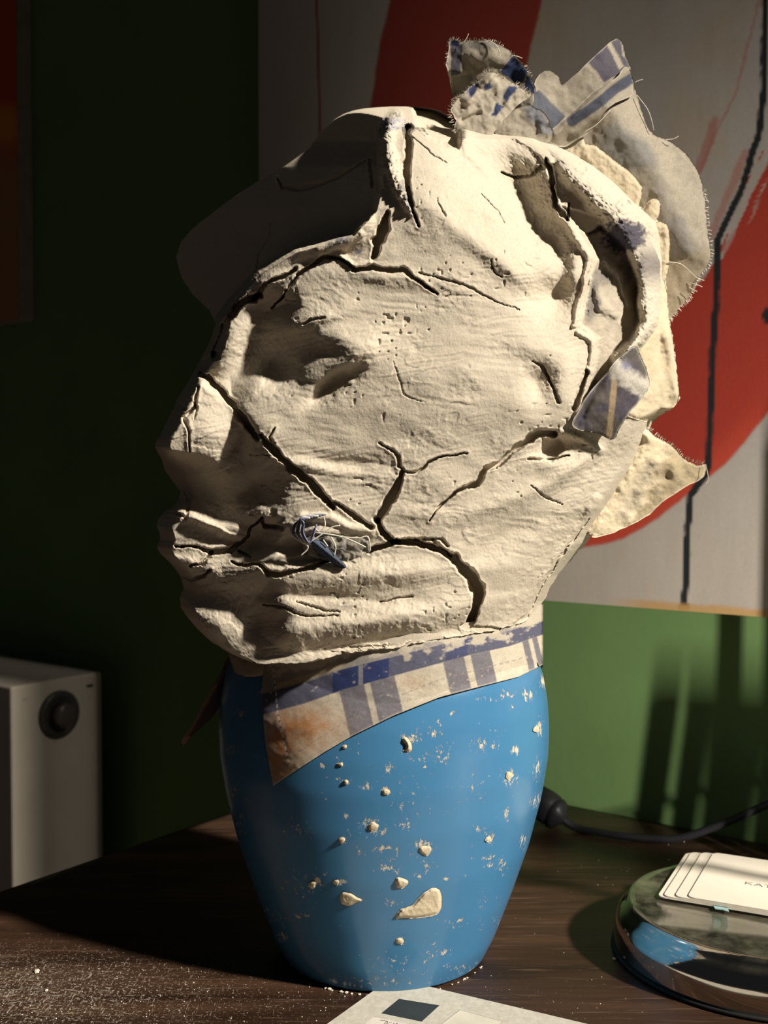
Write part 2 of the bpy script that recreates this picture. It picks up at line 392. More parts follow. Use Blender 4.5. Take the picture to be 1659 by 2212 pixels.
# ================================================================= HEATER
hw = flat_mat('white_enamel', (0.46, 0.41, 0.35), 0.45, nscale=30, var=0.04)
hd = flat_mat('dark_plastic', (0.05, 0.045, 0.042), 0.35)
hc = Vector((-0.2985, 1.17, 0)); hz = float(at(218, 1450, 1.17)[2]); dep = 0.111
heater = empty('heater', (hc.x, hc.y, 0), 'white box heater with a round dark dial on its side, in the dim left corner', 'heater')
obox('casing', hc + Vector((0, 0, 0.0)), WN * dep, -WD * 0.42, (0, 0, hz), hw, heater, 0.003)
def on_side(px, py):
    a = (px - CX) / F_PX; s = (a * hc.y - hc.x) / (WN.x - a * WN.y); P = hc + WN * s
    return Vector((P.x, P.y, float(at(px, py, P.y)[2])))
dc = on_side(122, 1543)
def ringdisc(name, c, r0, r1, prof, mat, parent):
    co = []; seg = 40
    ex, ez, n_ = WN, Vector((0, 0, 1)), WD
    for r, h in prof:
        for k in range(seg):
            a = 2 * math.pi * k / seg; co.append(c + (ex * math.cos(a) + ez * math.sin(a)) * r + n_ * h)
    f = [(i * seg + k, i * seg + (k + 1) % seg, (i + 1) * seg + (k + 1) % seg, (i + 1) * seg + k) for i in range(len(prof) - 1) for k in range(seg)]
    f.append(tuple((len(prof) - 1) * seg + k for k in range(seg))); f.append(tuple(range(seg))[::-1])
    return link(name, py_mesh(name, co, f), mat, parent)
dial = ringdisc('dial', dc, 0, 0, [(0.0245, -0.004), (0.0245, 0.002), (0.023, 0.004), (0.018, 0.004), (0.016, 0.002), (0.012, 0.002)], hd, heater)
k_ = ringdisc('knob', dc, 0, 0, [(0.0125, 0.002), (0.0125, 0.012), (0.011, 0.014), (0.004, 0.0145)], flat_mat('brown_plastic', (0.08, 0.065, 0.055), 0.3), heater)
k_.parent = dial; k_.location = (0, 0, 0)
m_ = on_side(190, 1484); o = obox('mark', m_ - WN * 0.004 + WD * 0.0002, WN * 0.008, WD * 0.0006, (0, 0, 0.0028), hd, heater)
m_ = on_side(50, 1512); o = obox('mark', m_ - WN * 0.003 + WD * 0.0002, WN * 0.006, WD * 0.0004, (0, 0, 0.0022), flat_mat('grey_print', (0.4, 0.36, 0.32), 0.6), heater)
#@@HEAD
# ================================================================= VASE
vprof = [(1380, 300), (1400, 326), (1440, 345), (1500, 357), (1560, 361), (1620, 359), (1700, 346), (1800, 320), (1900, 285), (2000, 246), (2046, 222)]
VX, VY = 0.0, D0
vys = [p[0] for p in vprof]; vrs = [p[1] for p in vprof]
def vase_r(py): return np.interp(py, vys, vrs)
rows = []
for py in np.linspace(1380, 2046, 130):
    rows.append((float(vase_r(py)) * K * 0.985, float(at(830, py, D0)[2]) - TABLE_Z))
kr = np.array([r for r, z in rows]); ks = kr.copy()
for _ in range(6): ks[1:-1] = (ks[:-2] + 2 * ks[1:-1] + ks[2:]) / 4
rows = [(float(a), z) for a, (r, z) in zip(ks, rows)]
rows[-1] = (rows[-1][0] - 0.001, 0.0018); rows.append((rows[-1][0] - 0.002, 0.0004)); rows.append((0.001, 0.0004))
top = rows[0]
rows = [(top[0] - 0.012, top[1] - 0.03), (top[0] - 0.008, top[1] - 0.002), (top[0] - 0.004, top[1] + 0.002)] + rows
glaze, nt, b = node_mat('blue_glaze', 0.3, 0.45)
a_ = nn(nt, 'ShaderNodeAttribute'); a_.attribute_name = 'col'
nz = noise_node(nt, 1.0, 8, objvec(nt, (420, 420, 300), (0.5, 0.3, 0)), 0.75); nz2 = noise_node(nt, 12, 4, objvec(nt))
mm = nn(nt, 'ShaderNodeMath'); mm.operation = 'MULTIPLY_ADD'; nt.links.new(a_.outputs['Fac'], mm.inputs[0]); mm.inputs[1].default_value = 0.39
nt.links.new(nz.outputs['Fac'], mm.inputs[2])
msk = ramp(nt, mm.outputs[0], [(0.70, (0, 0, 0)), (0.76, (1, 1, 1))])
blue = ramp(nt, nz2.outputs['Fac'], [(0.3, (0.050, 0.175, 0.345)), (0.7, (0.058, 0.200, 0.385))])
nt.links.new(mix(nt, msk, blue, (0.60, 0.53, 0.42)), b.inputs['Base Color'])
nt.links.new(mix(nt, msk, (0.22,) * 3, (0.9,) * 3), b.inputs['Roughness'])
bump(nt, b, msk, 0.5, 0.0008)
spl = [(880, 1600, 22, 30, .8), (930, 1640, 55, 20, .55), (900, 1590, 20, 25, .5), (730, 1640, 10, 10, .9), (745, 1690, 12, 8, .9), (700, 1655, 10, 14, .6), (790, 1700, 18, 12, .7), (835, 1710, 16, 14, .9),
       (965, 1615, 30, 24, .4), (840, 1655, 12, 30, .5), (800, 1785, 26, 24, .9), (870, 1780, 36, 18, .6), (740, 1815, 9, 11, .9), (820, 1835, 30, 14, .5), (920, 1830, 30, 22, .75), (835, 1870, 45, 22, .55), (925, 1870, 22, 20, .6),
       (685, 1905, 14, 14, .9), (735, 1905, 16, 10, .8), (1035, 1790, 24, 12, .6), (1060, 1810, 18, 24, .6), (1100, 1680, 22, 26, .75), (1095, 1760, 14, 30, .5), (1165, 1570, 9, 26, 1.), (1115, 1620, 12, 14, .9),
       (1160, 1660, 12, 40, .6), (1090, 1500, 30, 16, .6), (1140, 1500, 16, 20, .8), (1050, 1510, 50, 10, .5), (1175, 1470, 10, 22, 1.), (980, 1540, 12, 10, .7), (1045, 1600, 10, 20, .6), (1085, 1870, 16, 24, .6), (985, 1990, 40, 14, .35), (1040, 1950, 14, 40, .35),
       (870, 2035, 12, 26, .5), (930, 2050, 20, 50, .35), (900, 1960, 60, 30, .2), (640, 1800, 60, 50, .35), (660, 1910, 90, 60, .28), (600, 1980, 60, 40, .3), (500, 1620, 20, 20, .5), (560, 1990, 40, 30, .3), (520, 1780, 20, 40, .35),
       (800, 2120, 200, 14, .35), (1000, 2090, 70, 14, .45), (1130, 1820, 14, 30, .5), (860, 2080, 120, 40, .2), (1020, 1700, 60, 60, .22), (880, 1720, 120, 90, .12)]
_r = random.Random(21)
for _ in range(90):
    spl.append((_r.uniform(500, 1180), _r.uniform(1480, 2120), _r.uniform(5, 26), _r.uniform(5, 22), _r.uniform(0.15, 0.75)))
def vcol(co):
    U, V = to_px(co[:, 0], co[:, 1], co[:, 2]); m = np.full(len(co), 0.10)
    for (x, y, sx, sy, a) in spl: m = np.maximum(m, (0.22 + a * 0.55) * np.exp(-((U - x) / sx) ** 2 - ((V - y) / sy) ** 2) * (a > 0))
    m = np.where(co[:, 1] > D0 + 0.02, 0.25, m)
    return m[:, None] * np.ones((1, 3))
vase = empty('vase', (VX, VY, TABLE_Z), 'glossy blue ceramic vase spattered with dried clay, carrying the clay head', 'vase')
_zr = np.array([z for r, z in rows[3:-3]])[::-1]; _rr = np.array([r for r, z in rows[3:-3]])[::-1]
def vdepth(U, V):
    a = (U - CX) / F_PX; Y = np.full(np.shape(U), D0 - 0.06)
    for _ in range(6):
        z = at(U, V, Y)[2] - TABLE_Z; Rr = np.interp(z, _zr, _rr)
        disc = D0 ** 2 - (1 + a * a) * (D0 ** 2 - Rr ** 2)
        Y = (D0 - np.sqrt(np.maximum(disc, 0))) / (1 + a * a)
    return (D0 - Y) / K
# subdivide profile
rf = []
for i in range(len(rows) - 1):
    rf.append(rows[i])
    if 3 <= i < len(rows) - 3: rf.append(((rows[i][0] + rows[i + 1][0]) / 2, (rows[i][1] + rows[i + 1][1]) / 2))
rf.append(rows[-1])
lathe('body', rf, (VX, VY, TABLE_Z), glaze, vase, 420, vcol)

# ================================================================= CLAY HEAD
Lp = [(230, 845), (233, 795), (238, 765), (246, 742), (258, 722), (280, 700), (300, 682), (320, 668), (340, 640), (360, 612), (380, 575), (410, 528), (440, 485), (480, 432), (520, 392), (555, 380), (600, 392), (640, 420), (670, 452), (700, 466),
      (740, 452), (770, 436), (800, 420), (830, 402), (860, 384), (880, 376), (900, 366), (930, 351), (950, 338), (965, 335), (980, 342), (995, 350), (1020, 358), (1045, 378), (1062, 390), (1080, 386), (1095, 372), (1105, 356), (1125, 342), (1145, 339), (1165, 345), (1180, 347),
      (1200, 339), (1215, 345), (1240, 372), (1262, 390), (1290, 396), (1315, 388), (1335, 390), (1355, 402), (1375, 425), (1392, 455), (1402, 485), (1410, 520)]
Rp = [(230, 880), (233, 925), (238, 948), (246, 962), (262, 985), (275, 1010), (285, 1080), (300, 1170), (330, 1235), (360, 1285), (400, 1335), (440, 1375), (480, 1425), (500, 1436), (560, 1443), (600, 1438), (640, 1441), (700, 1447), (730, 1455), (780, 1461), (830, 1463), (860, 1468), (880, 1458), (895, 1430), (905, 1412),
      (930, 1402), (1000, 1380), (1050, 1345), (1100, 1312), (1150, 1292), (1212, 1268), (1250, 1240), (1300, 1206), (1365, 1172), (1410, 1158)]
def _env(pts, lo):
    g = np.arange(230, 1411.0); v = np.interp(g, [a for a, _ in pts], [c for _, c in pts]); n = len(g)
    e = np.array([(v[max(0, i - 55):i + 56].min() if lo else v[max(0, i - 55):i + 56].max()) for i in range(n)])
    k = np.ones(91) / 91; e = np.convolve(np.pad(e, 45, 'edge'), k, 'valid'); w_ = sm(g, 300, 400)
    return g, e * w_ + v * (1 - w_)
_gl, _le = _env(Lp, True); _gr, _re = _env(Rp, False)
def left(p): return np.interp(p, [a for a, _ in Lp], [c for _, c in Lp])
def right(p): return np.interp(p, [a for a, _ in Rp], [c for _, c in Rp])
BP = [(230, 20), (240, 110), (260, 190), (300, 285), (360, 345), (450, 385), (600, 405), (800, 410), (1000, 400), (1150, 385), (1300, 372), (1410, 362)]
def bdep(p): return np.interp(p, [a for a, _ in BP], [c for _, c in BP])
vbp = [(330, 1350), (380, 1370), (440, 1397), (500, 1418), (565, 1434), (650, 1432), (700, 1424), (740, 1412), (850, 1400), (960, 1378), (1080, 1360), (1170, 1332), (1300, 1290)]
def vb(u): return np.interp(u, [a for a, _ in vbp], [c for _, c in vbp])
PLANES = [([(447, 815), (500, 868), (545, 935), (515, 975), (470, 1000), (400, 995), (320, 985), (320, 940), (370, 850), (430, 800)], 335, -0.06, 0.0, 430, 900, 34),
          ([(480, 690), (555, 640), (620, 655), (565, 745), (530, 810), (500, 850), (448, 800)], 300, -0.05, 0.0, 500, 750, 60),
          ([(380, 1100), (480, 1095), (600, 1140), (560, 1200), (480, 1235), (360, 1230), (320, 1160)], 305, 0.14, 0.0, 500, 1150, 50),
          ([(430, 1262), (570, 1270), (600, 1400), (470, 1400), (380, 1350), (370, 1280)], 318, 0.30, 0.0, 580, 1330, 90)]
def base_depth(U, V):
    U = np.asarray(U, float); V = np.asarray(V, float)
    P = np.where(V < 1100, V, 1100 + (V - 1100) * 310 / (vb(U) - 1100))
    P = np.clip(P, 230, 1410)
    l, r = np.interp(P, _gl, _le), np.interp(P, _gr, _re); xc = (l + r) / 2; a = (r - l) / 2
    s = np.clip(np.abs(U - xc) / a, 0, 1)
    ex = 2.3 + 1.5 * sm(V, 600, 760) * (U < xc)
    B = bdep(P) * (1 - s ** ex) ** 0.5
    for poly, d0, gu, gv, u0, v0, e in PLANES:
        m = local(U, V, poly, e)
        if not m.any(): continue
        q = sm(sdf(U[m], V[m], poly), -e * 0.6, e * 0.6)
        B[m] = B[m] * (1 - q) + (d0 + gu * (U[m] - u0) + gv * (V[m] - v0)) * q
    de = np.minimum(U - left(P), right(P) - U); x_ = np.clip(de / np.minimum(34.0, 0.25 * (right(P) - left(P))), 0, 1)
    return B * np.where(V > 300, (1 - (1 - x_) ** 2) ** 0.5, np.minimum(1, x_ * 4) ** .5)

CRACKS = [  # (points, full widths, depth)
 ([(432, 806), (447, 812), (500, 868), (545, 930), (556, 948)], [10, 11, 15, 17, 10], 38),
 ([(562, 940), (580, 962), (610, 990), (650, 1025), (690, 1062), (722, 1098)], [6, 12, 14, 18, 14, 9], 38),
 ([(722, 1085), (760, 1108), (800, 1140)], [4, 8, 9], 20), ([(590, 925), (580, 945), (590, 960)], [2, 5, 6], 15),
 ([(870, 1018), (858, 1048), (840, 1085), (815, 1125)], [8, 13, 20, 16], 40),
 ([(815, 1125), (825, 1150), (850, 1168), (900, 1172), (950, 1188), (985, 1212), (1020, 1245), (1035, 1275), (1031, 1305), (1020, 1330), (1012, 1352)], [10, 12, 12, 12, 14, 18, 22, 24, 18, 15, 16], 45),
 ([(1000, 1352), (1040, 1358), (1080, 1358)], [8, 10, 5], 22), ([(800, 1192), (825, 1180), (860, 1168)], [12, 11, 10], 34),
 ([(935, 1165), (955, 1163), (968, 1180)], [3, 5, 5], 10), ([(893, 1165), (935, 1165), (966, 1192), (975, 1205)], [3, 5, 6, 3], 12),
 ([(820, 955), (845, 972), (860, 985), (864, 1008), (880, 1020), (900, 1018), (925, 1000), (955, 986), (1010, 978)], [3, 4, 5, 6, 5, 4, 5, 3, 1.5], 14),
 ([(928, 1125), (945, 1098), (970, 1075), (1000, 1055), (1030, 1045), (1050, 1012), (1080, 1000), (1115, 968), (1160, 938), (1200, 936)], [2, 4, 6, 8, 12, 10, 10, 12, 16, 12], 26),
 ([(465, 765), (482, 720), (490, 692), (515, 660), (540, 645), (562, 638)], [22, 16, 10, 12, 12, 12], 40),
 ([(430, 800), (450, 775), (465, 765)], [16, 14, 14], 26),
 ([(552, 648), (575, 612), (612, 598), (640, 580)], [10, 8, 7, 5], 24), ([(585, 665), (612, 638), (640, 595), (668, 580), (700, 556), (735, 560)], [1, 4, 6, 7, 8, 5], 22),
 ([(735, 560), (765, 585), (800, 580), (840, 582), (870, 583), (900, 605), (945, 636)], [5, 8, 10, 11, 12, 8, 3], 26),
 ([(905, 590), (945, 600), (1000, 614), (1050, 640), (1120, 670)], [2, 3, 4, 3, 1], 9),
 ([(838, 458), (828, 490), (818, 520), (806, 556)], [6, 20, 22, 12], 45), ([(880, 275), (882, 320), (876, 360), (880, 410), (890, 450), (905, 490)], [16, 14, 12, 10, 7, 3], 45),
 ([(355, 1104), (380, 1106), (402, 1118), (410, 1080), (395, 1060)], [3, 4, 6, 5, 3], 12),
 ([(380, 1178), (430, 1182), (455, 1190), (500, 1192), (510, 1180), (535, 1160), (545, 1135), (565, 1120)], [4, 6, 12, 10, 8, 6, 4, 7], 24),
 ([(410, 1224), (440, 1216), (455, 1190)], [2, 6, 6], 14), ([(348, 1212), (385, 1238), (412, 1250), (440, 1242), (455, 1230)], [4, 7, 8, 6, 2], 16),
 ([(500, 1215), (530, 1222), (560, 1218), (580, 1238), (605, 1240), (640, 1232), (680, 1225), (715, 1208)], [3, 7, 6, 12, 10, 8, 8, 6], 26),
 ([(515, 1190), (540, 1205)], [6, 3], 14), ([(565, 1120), (570, 1136), (610, 1142)], [8, 8, 10], 22),
 ([(428, 838), (420, 880), (398, 900), (408, 935), (410, 975)], [4, 6, 6, 5, 2], 14), ([(418, 870), (425, 880), (418, 905)], [3, 4, 2], 8), ([(385, 868), (400, 885)], [3, 3], 8),
 ([(1180, 345), (1192, 380), (1196, 420), (1200, 445), (1215, 462), (1224, 476)], [8, 9, 7, 9, 14, 6], 24), ([(1225, 475), (1230, 440)], [5, 3], 12),
 ([(1085, 372), (1110, 385), (1145, 382), (1170, 362)], [3, 6, 6, 8], 16),
 ([(1110, 1352), (1135, 1335), (1150, 1305), (1180, 1250), (1210, 1200), (1250, 1150), (1275, 1120)], [8, 7, 5, 4, 3, 3, 2], 9), ([(1270, 1150), (1300, 1143), (1330, 1140)], [3, 5, 3], 12),
 ([(1148, 1050), (1180, 1075), (1215, 1090)], [2, 4, 2], 8), ([(1140, 990), (1180, 992), (1230, 985)], [4, 5, 3], 14),
 ([(740, 1412), (762, 1420), (800, 1408), (860, 1403), (905, 1382), (960, 1376)], [5, 8, 4, 3, 3, 2], 12), ([(755, 1398), (830, 1396), (870, 1388)], [3, 3, 1], 6),
 ([(598, 388), (612, 404), (640, 408), (700, 395), (760, 365), (790, 345)], [3, 9, 10, 7, 5, 4], 20), ([(800, 345), (805, 400)], [8, 6], 20), ([(585, 478), (583, 510), (560, 545), (548, 600)], [3, 4, 2, 2], 9),
 ([(1060, 560), (1070, 590), (1085, 600)], [2, 3, 2], 6), ([(945, 430), (960, 468)], [2, 3], 5), ([(1040, 420), (1075, 455), (1090, 480)], [1.5, 3, 1.5], 5), ([(885, 290), (930, 330), (965, 350)], [1, 3, 2], 5),
 ([(570, 1305), (610, 1312), (650, 1330), (730, 1330)], [2, 5, 4, 2], 9), ([(640, 1300), (700, 1318), (735, 1322)], [2, 4, 2], 8), ([(820, 1298), (890, 1288)], [2, 4], 6),
 ([(1240, 880), (1255, 850), (1268, 800)], [8, 9, 6], 24), ([(850, 780), (870, 850), (920, 870)], [1, 2, 1], 3), ([(655, 700), (672, 690), (700, 686)], [4, 6, 3], 10),
 ([(1150, 780), (1170, 790), (1195, 840), (1205, 870)], [2, 6, 3, 8], 12), ([(540, 980), (600, 985)], [1, 2], 3)]
GAUSS = [  # u, v, su, sv, angle(deg), height
 (595, 790, 60, 46, 30, -58), (645, 745, 70, 34, 10, -22), (715, 835, 60, 20, -38, -42), (760, 775, 60, 26, -35, 20), (700, 685, 60, 16, -15, 14), (720, 730, 90, 30, 12, 16),
 (505, 735, 40, 70, 20, 16), (450, 930, 60, 50, 0, 20), (455, 1065, 62, 40, 10, -55), (560, 1060, 46, 46, 0, -42), (520, 985, 42, 40, 50, -26),
 (430, 1120, 90, 14, 18, 16), (400, 1160, 60, 18, 0, 6), (395, 1225, 70, 18, 0, 10), (400, 1290, 60, 24, 0, -26), (640, 1180, 120, 22, 0, -34), (690, 1150, 70, 14, 0, 14), (480, 1160, 60, 14, 10, -10), (660, 1210, 90, 8, -2, -14),
 (460, 1350, 60, 38, 0, 26), (560, 1350, 30, 40, 0, -20), (620, 1310, 60, 20, 0, 10), (800, 1340, 240, 22, -8, 18), (800, 1388, 240, 16, -8, -18), (840, 1240, 200, 22, -3, 14), (700, 1290, 160, 12, 3, -7),
 (930, 450, 50, 160, -25, 12), (1075, 365, 72, 115, -38, -105), (1160, 490, 46, 90, -38, -66), (1195, 640, 56, 46, 0, -60), (1210, 560, 20, 60, 0, -10), (1130, 400, 40, 60, -30, -26), (1050, 540, 140, 24, 38, 16), (1240, 600, 16, 60, 5, 14),
 (1020, 300, 18, 50, -60, 10), (1160, 830, 26, 34, 0, -24), (1180, 760, 60, 30, 20, 14), (1220, 830, 30, 60, 5, 16), (1120, 870, 80, 50, 0, 10), (950, 840, 160, 90, 0, 16), (1200, 960, 44, 26, -20, -34), (1240, 1010, 60, 16, -35, 22), (1190, 1000, 40, 18, 0, 12),
 (560, 920, 50, 30, 40, 8), (650, 1000, 80, 12, 12, 8), (760, 1000, 110, 16, 5, -9), (1100, 1080, 120, 18, -20, 9), (1150, 1180, 120, 30, -45, 14), (1080, 1160, 100, 22, -40, -10), (900, 1110, 80, 20, 0, 6),
 (900, 240, 60, 20, 0, 10), (640, 530, 90, 14, -14, 18), (700, 560, 90, 14, -14, -14), (560, 620, 60, 20, -40, 10), (840, 600, 80, 14, 5, 8)]
RIDGES = [  # points, half widths, heights
 ([(1195, 305), (1230, 340), (1262, 380), (1320, 440), (1365, 500), (1398, 570), (1405, 640), (1404, 695), (1370, 745), (1335, 775)], [24, 34, 36, 36, 34, 28, 24, 18, 14, 12], [44, 62, 66, 66, 66, 64, 62, 62, 60, 54]),
 ([(852, 250), (838, 275), (836, 310), (846, 360), (858, 400), (875, 440), (890, 465)], [16, 16, 12, 14, 14, 9, 5], [24, 28, 26, 28, 24, 14, 4]),
 ([(790, 470), (775, 500), (730, 530), (690, 545)], [16, 14, 12, 10], [16, 18, 14, 8]), ([(735, 550), (760, 575), (800, 570)], [7, 6, 5], [9, 9, 6]),
 ([(1198, 430), (1218, 480), (1250, 520), (1272, 560), (1262, 610), (1250, 660), (1242, 705)], [8, 9, 8, 6, 5, 5, 6], [8, 14, 16, 15, 14, 14, 10]),
 ([(1250, 720), (1278, 735), (1280, 775), (1262, 830), (1245, 900)], [6, 6, 6, 8, 8], [8, 10, 10, 12, 12]),
 ([(1215, 935), (1260, 948), (1300, 975)], [9, 8, 8], [14, 10, 8]), ([(610, 1140), (650, 1116), (710, 1118), (750, 1135), (800, 1150)], [9, 8, 10, 9, 8], [14, 16, 12, 10, 6]),
 ([(985, 262), (1005, 290), (1012, 330), (1060, 380)], [14, 12, 12, 8], [16, 14, 12, 5]), ([(1100, 285), (1150, 310), (1185, 345)], [10, 14, 10], [14, 26, 22]),
 ([(352, 1100), (390, 1104), (440, 1130), (500, 1160), (540, 1165)], [8, 8, 10, 8, 5], [8, 10, 14, 10, 5]),
 ([(1285, 610), (1300, 660), (1330, 680)], [10, 12, 8], [12, 14, 6]), ([(1310, 560), (1345, 600), (1360, 660)], [10, 10, 8], [8, 12, 10]), ([(1290, 1080), (1270, 1120), (1220, 1190), (1170, 1260)], [12, 12, 12, 8], [10, 12, 10, 5])]
RECESS = [([(888, 225), (1000, 225), (990, 262), (998, 300), (990, 324), (955, 316), (925, 302), (905, 284), (892, 262)], 130, 10),
          ([(1262, 500), (1288, 560), (1272, 620), (1260, 680), (1256, 705), (1290, 735), (1290, 780), (1268, 850), (1250, 900), (1300, 845), (1330, 790), (1372, 735), (1385, 690), (1380, 600), (1350, 530), (1300, 480)], 42, 9),
          ([(1165, 945), (1210, 942), (1225, 970), (1190, 1000), (1165, 985)], 20, 6), ([(1205, 440), (1235, 450), (1300, 470), (1310, 500), (1270, 510), (1240, 490)], 14, 7)]
DARKB = [(848, 200), (852, 240), (826, 300), (826, 400), (812, 455), (765, 508), (640, 543), (560, 590), (505, 655), (470, 700), (430, 760), (200, 760), (200, 200)]
CLAY = np.array([0.60, 0.535, 0.435])
def skew(U, V): return -430 * np.clip((835 - U) / 465, 0, 1) ** 1.3 * sm(V, 775, 740)
def relief(U, V):
    """returns depth (px towards the camera) and colour at photo coordinates"""
    B = base_depth(U, V)
    Uj = U + 5 * fbm(U / 26, V / 26, 1, 3) + 2.0 * (vn(U / 4, V / 4, 90) - .5); Vj = V + 5 * fbm(U / 26, V / 26, 8, 3) + 2.0 * (vn(U / 4, V / 4, 91) - .5)
    H = np.zeros(U.shape)
    for (gu, gv, su, sv, an, h) in GAUSS:
        m = (np.abs(U - gu) < 3.2 * max(su, sv)) & (np.abs(V - gv) < 3.2 * max(su, sv))
        c, s = math.cos(math.radians(an)), math.sin(math.radians(an))
        du, dv = Uj[m] - gu, Vj[m] - gv
        H[m] += h * np.exp(-((du * c + dv * s) / su) ** 2 - ((-du * s + dv * c) / sv) ** 2)
    # broad lumps, dabs, brush strokes
    H += 8 * fbm(U / 130, V / 95, 20, 2) + 2.0 * fbm(U / 44, V / 26, 24, 2)
    dabs = fbm(U / 110, V / 60, 30, 2) * 5 + 0.25 * fbm(U / 8, V / 8, 31, 2)
    fr = dabs - np.floor(dabs); H += 1.5 * sm(fr, 0.0, 0.10) * (1 - fr) * sm(vn(U / 110, V / 80, 33), 0.5, 0.8)
    for an, sd, lo, x0 in ((-10, 35, 4.5, 0), (8, 36, 7, 1), (48, 37, 6, 2)):
        c, s = math.cos(math.radians(an)), math.sin(math.radians(an))
        mk = sm(vn(U / 95, V / 70, 38 + x0), 0.4, 0.85)
        if an > 40: mk = mk * sm(V + 0.3 * U, 900, 760)
        else: mk = mk * sm(V + 0.3 * U, 760, 960)
        bend = 10 * fbm(U / 90, V / 90, 44 + x0, 2)
        H += mk * 2.0 * (vn((U * c + V * s) / 85, (-U * s + V * c + bend) / lo, sd) - 0.5) * 0.8
    rough = sm(vn(U / 60, V / 50, 46), 0.5, 0.85) + 1.3 * sm(U + 0.62 * (V - 1000), 1250, 1290) * sm(V, 900, 960)
    H += (0.35 + 1.9 * rough) * fbm(U / 13, V / 9, 47, 3) + 0.25 * fbm(U / 4, V / 4, 49, 2)
    pit = vn(U / 9, V / 8, 95) * sm(vn(U / 70, V / 70, 96), 0.5, 0.8); H -= 4 * sm(pit, 0.80, 0.95)
    col = CLAY[None] * (1 + 0.05 * fbm(U / 60, V / 60, 12)[:, None] + 0.04 * fbm(U / 9, V / 9, 13)[:, None])
    # the shaded left side of the crown falls away behind the ridge
    sd_ = sdf(Uj * 0.5 + U * 0.5, Vj * 0.5 + V * 0.5, DARKB)
    ridge_d = base_depth(np.full(U.shape, 835.0), np.maximum(V, 305))
    cap = ridge_d - 120 - 1.45 * np.maximum(0, 826 - U)
    lim = skew(U, V) + 0.02 * B
    capd = np.maximum(cap, lim)
    Bd = np.minimum(B - 10, capd)
    t = sm(sd_, -3, 14)
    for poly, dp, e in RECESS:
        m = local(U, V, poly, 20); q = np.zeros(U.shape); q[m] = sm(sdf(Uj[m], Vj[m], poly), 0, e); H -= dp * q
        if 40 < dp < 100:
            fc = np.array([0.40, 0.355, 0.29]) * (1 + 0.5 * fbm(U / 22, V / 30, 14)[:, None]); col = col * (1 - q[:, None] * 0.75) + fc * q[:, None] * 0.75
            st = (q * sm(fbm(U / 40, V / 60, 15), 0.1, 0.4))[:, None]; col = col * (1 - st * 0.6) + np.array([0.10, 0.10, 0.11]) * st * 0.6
    for k, (pts, wd, hs) in enumerate(RIDGES):
        m = local(U, V, pts, max(wd) * 2.2)
        d, wv = dseg(Uj[m], Vj[m], pts, wd); _, hv = dseg(Uj[m], Vj[m], pts, hs)
        g = np.exp(-(d / wv) ** 2 * 1.1)
        H[m] += hv * (np.exp(-(d / wv) ** 4) * 0.6 + g * 0.4)
        if k in (0, 1):
            f = (g > 0.35) * 1.0
            tx = fbm(U[m] / 6, V[m] / 5, 16, 3); H[m] += (5.0 if k == 0 else 11.0) * tx * g + (6 * fbm(U[m] / 20, V[m] / 16, 99, 2) * g if k == 0 else 0)
            along = U[m] * 0.6 + V[m] * 0.8
            bl = sm(vn(along / 40, along * 0 + 3.3, 17) + 0.6 * tx, 0.75, 1.0) * f * (0.5 if k == 0 else 0.5)
            if k == 0: bl = np.maximum(bl, 1.0 * sm(np.exp(-((U[m] - 1350) / 50) ** 2 - ((V[m] - 510) / 38) ** 2) + 0.3 * tx, 0.25, 0.6)); bl = np.maximum(bl, 0.7 * sm(U[m] - 1375, 0, 10) * np.exp(-((V[m] - 570) / 40) ** 2) * f)
            dark = np.array([0.035, 0.035, 0.07])[None]; bl = bl[:, None] * 0.9
            lc = np.array([0.60, 0.55, 0.47])[None]; cm = col[m]; ff = (f * 0.5)[:, None]
            cm = cm * (1 - ff) + lc * ff; col[m] = cm * (1 - bl) + dark * bl
    # jagged rim of the blue scraps at the brow
    for (x, y, sx, sy, c) in ((738, 520, 18, 14, (0.09, 0.09, 0.18)), (775, 545, 12, 8, (0.12, 0.12, 0.2)), (650, 1140, 36, 22, (0.14, 0.15, 0.2)), (858, 268, 24, 11, (0.25, 0.28, 0.46)), (880, 430, 10, 26, (0.14, 0.14, 0.2))):
        q = (np.exp(-((U - x) / sx) ** 2 - ((V - y) / sy) ** 2) * sm(fbm(U / 6, V / 6, 18), -0.4, 0.2))[:, None] * 0.85; col = col * (1 - q) + np.array(c) * q
    for pts, wd, dp in CRACKS:
        m = local(U, V, pts, 30)
        d, wv = dseg(Uj[m], Vj[m], pts, wd)
        wv = wv * (0.75 + 0.7 * vn(U[m] / 13, V[m] / 13, 19))
        q = sm(d, wv * 0.62 + 0.6, wv * 0.28)
        H[m] -= dp * 1.25 * q
        H[m] += 1.3 * np.exp(-((d - wv * 0.5 - 3) / 4.0) ** 2) * (dp > 12) * (0.5 + vn(U[m] / 9, V[m] / 9, 21))
    edge = sm(B, 0, 45)
    Dn = B * (1 - t) + Bd * t * (1 - 0.0 * edge) + H * (1 - 0.55 * t) * edge
    return Dn, np.clip(col, 0.01, 1)

head = empty('clay_bust', pt(830, 1400, D0), 'cracked raw clay head facing left, with checked cloth pressed in, on the blue vase', 'sculpture')
clay_m = attr_mat('raw_clay', 0.95, 0.08, 800, 0.45, 0.10)
cloth_m = attr_mat('checked_cloth', 0.95, 0.05, 1100, 0.35, 0.25, weave=True, dist=0.0004)
P1 = 230 + 1180 * (np.concatenate([np.linspace(0, 0.02, 14)[:-1] ** 1, np.linspace(0.02, 1, 640)]))
NF = 720; NB = 110
t = np.linspace(0, 1, NF); cn = 0.55 * (2 * t - 1) + 0.45 * -np.cos(np.pi * t)
l, r = left(P1), right(P1); xc = (l + r) / 2; a = (r - l) / 2
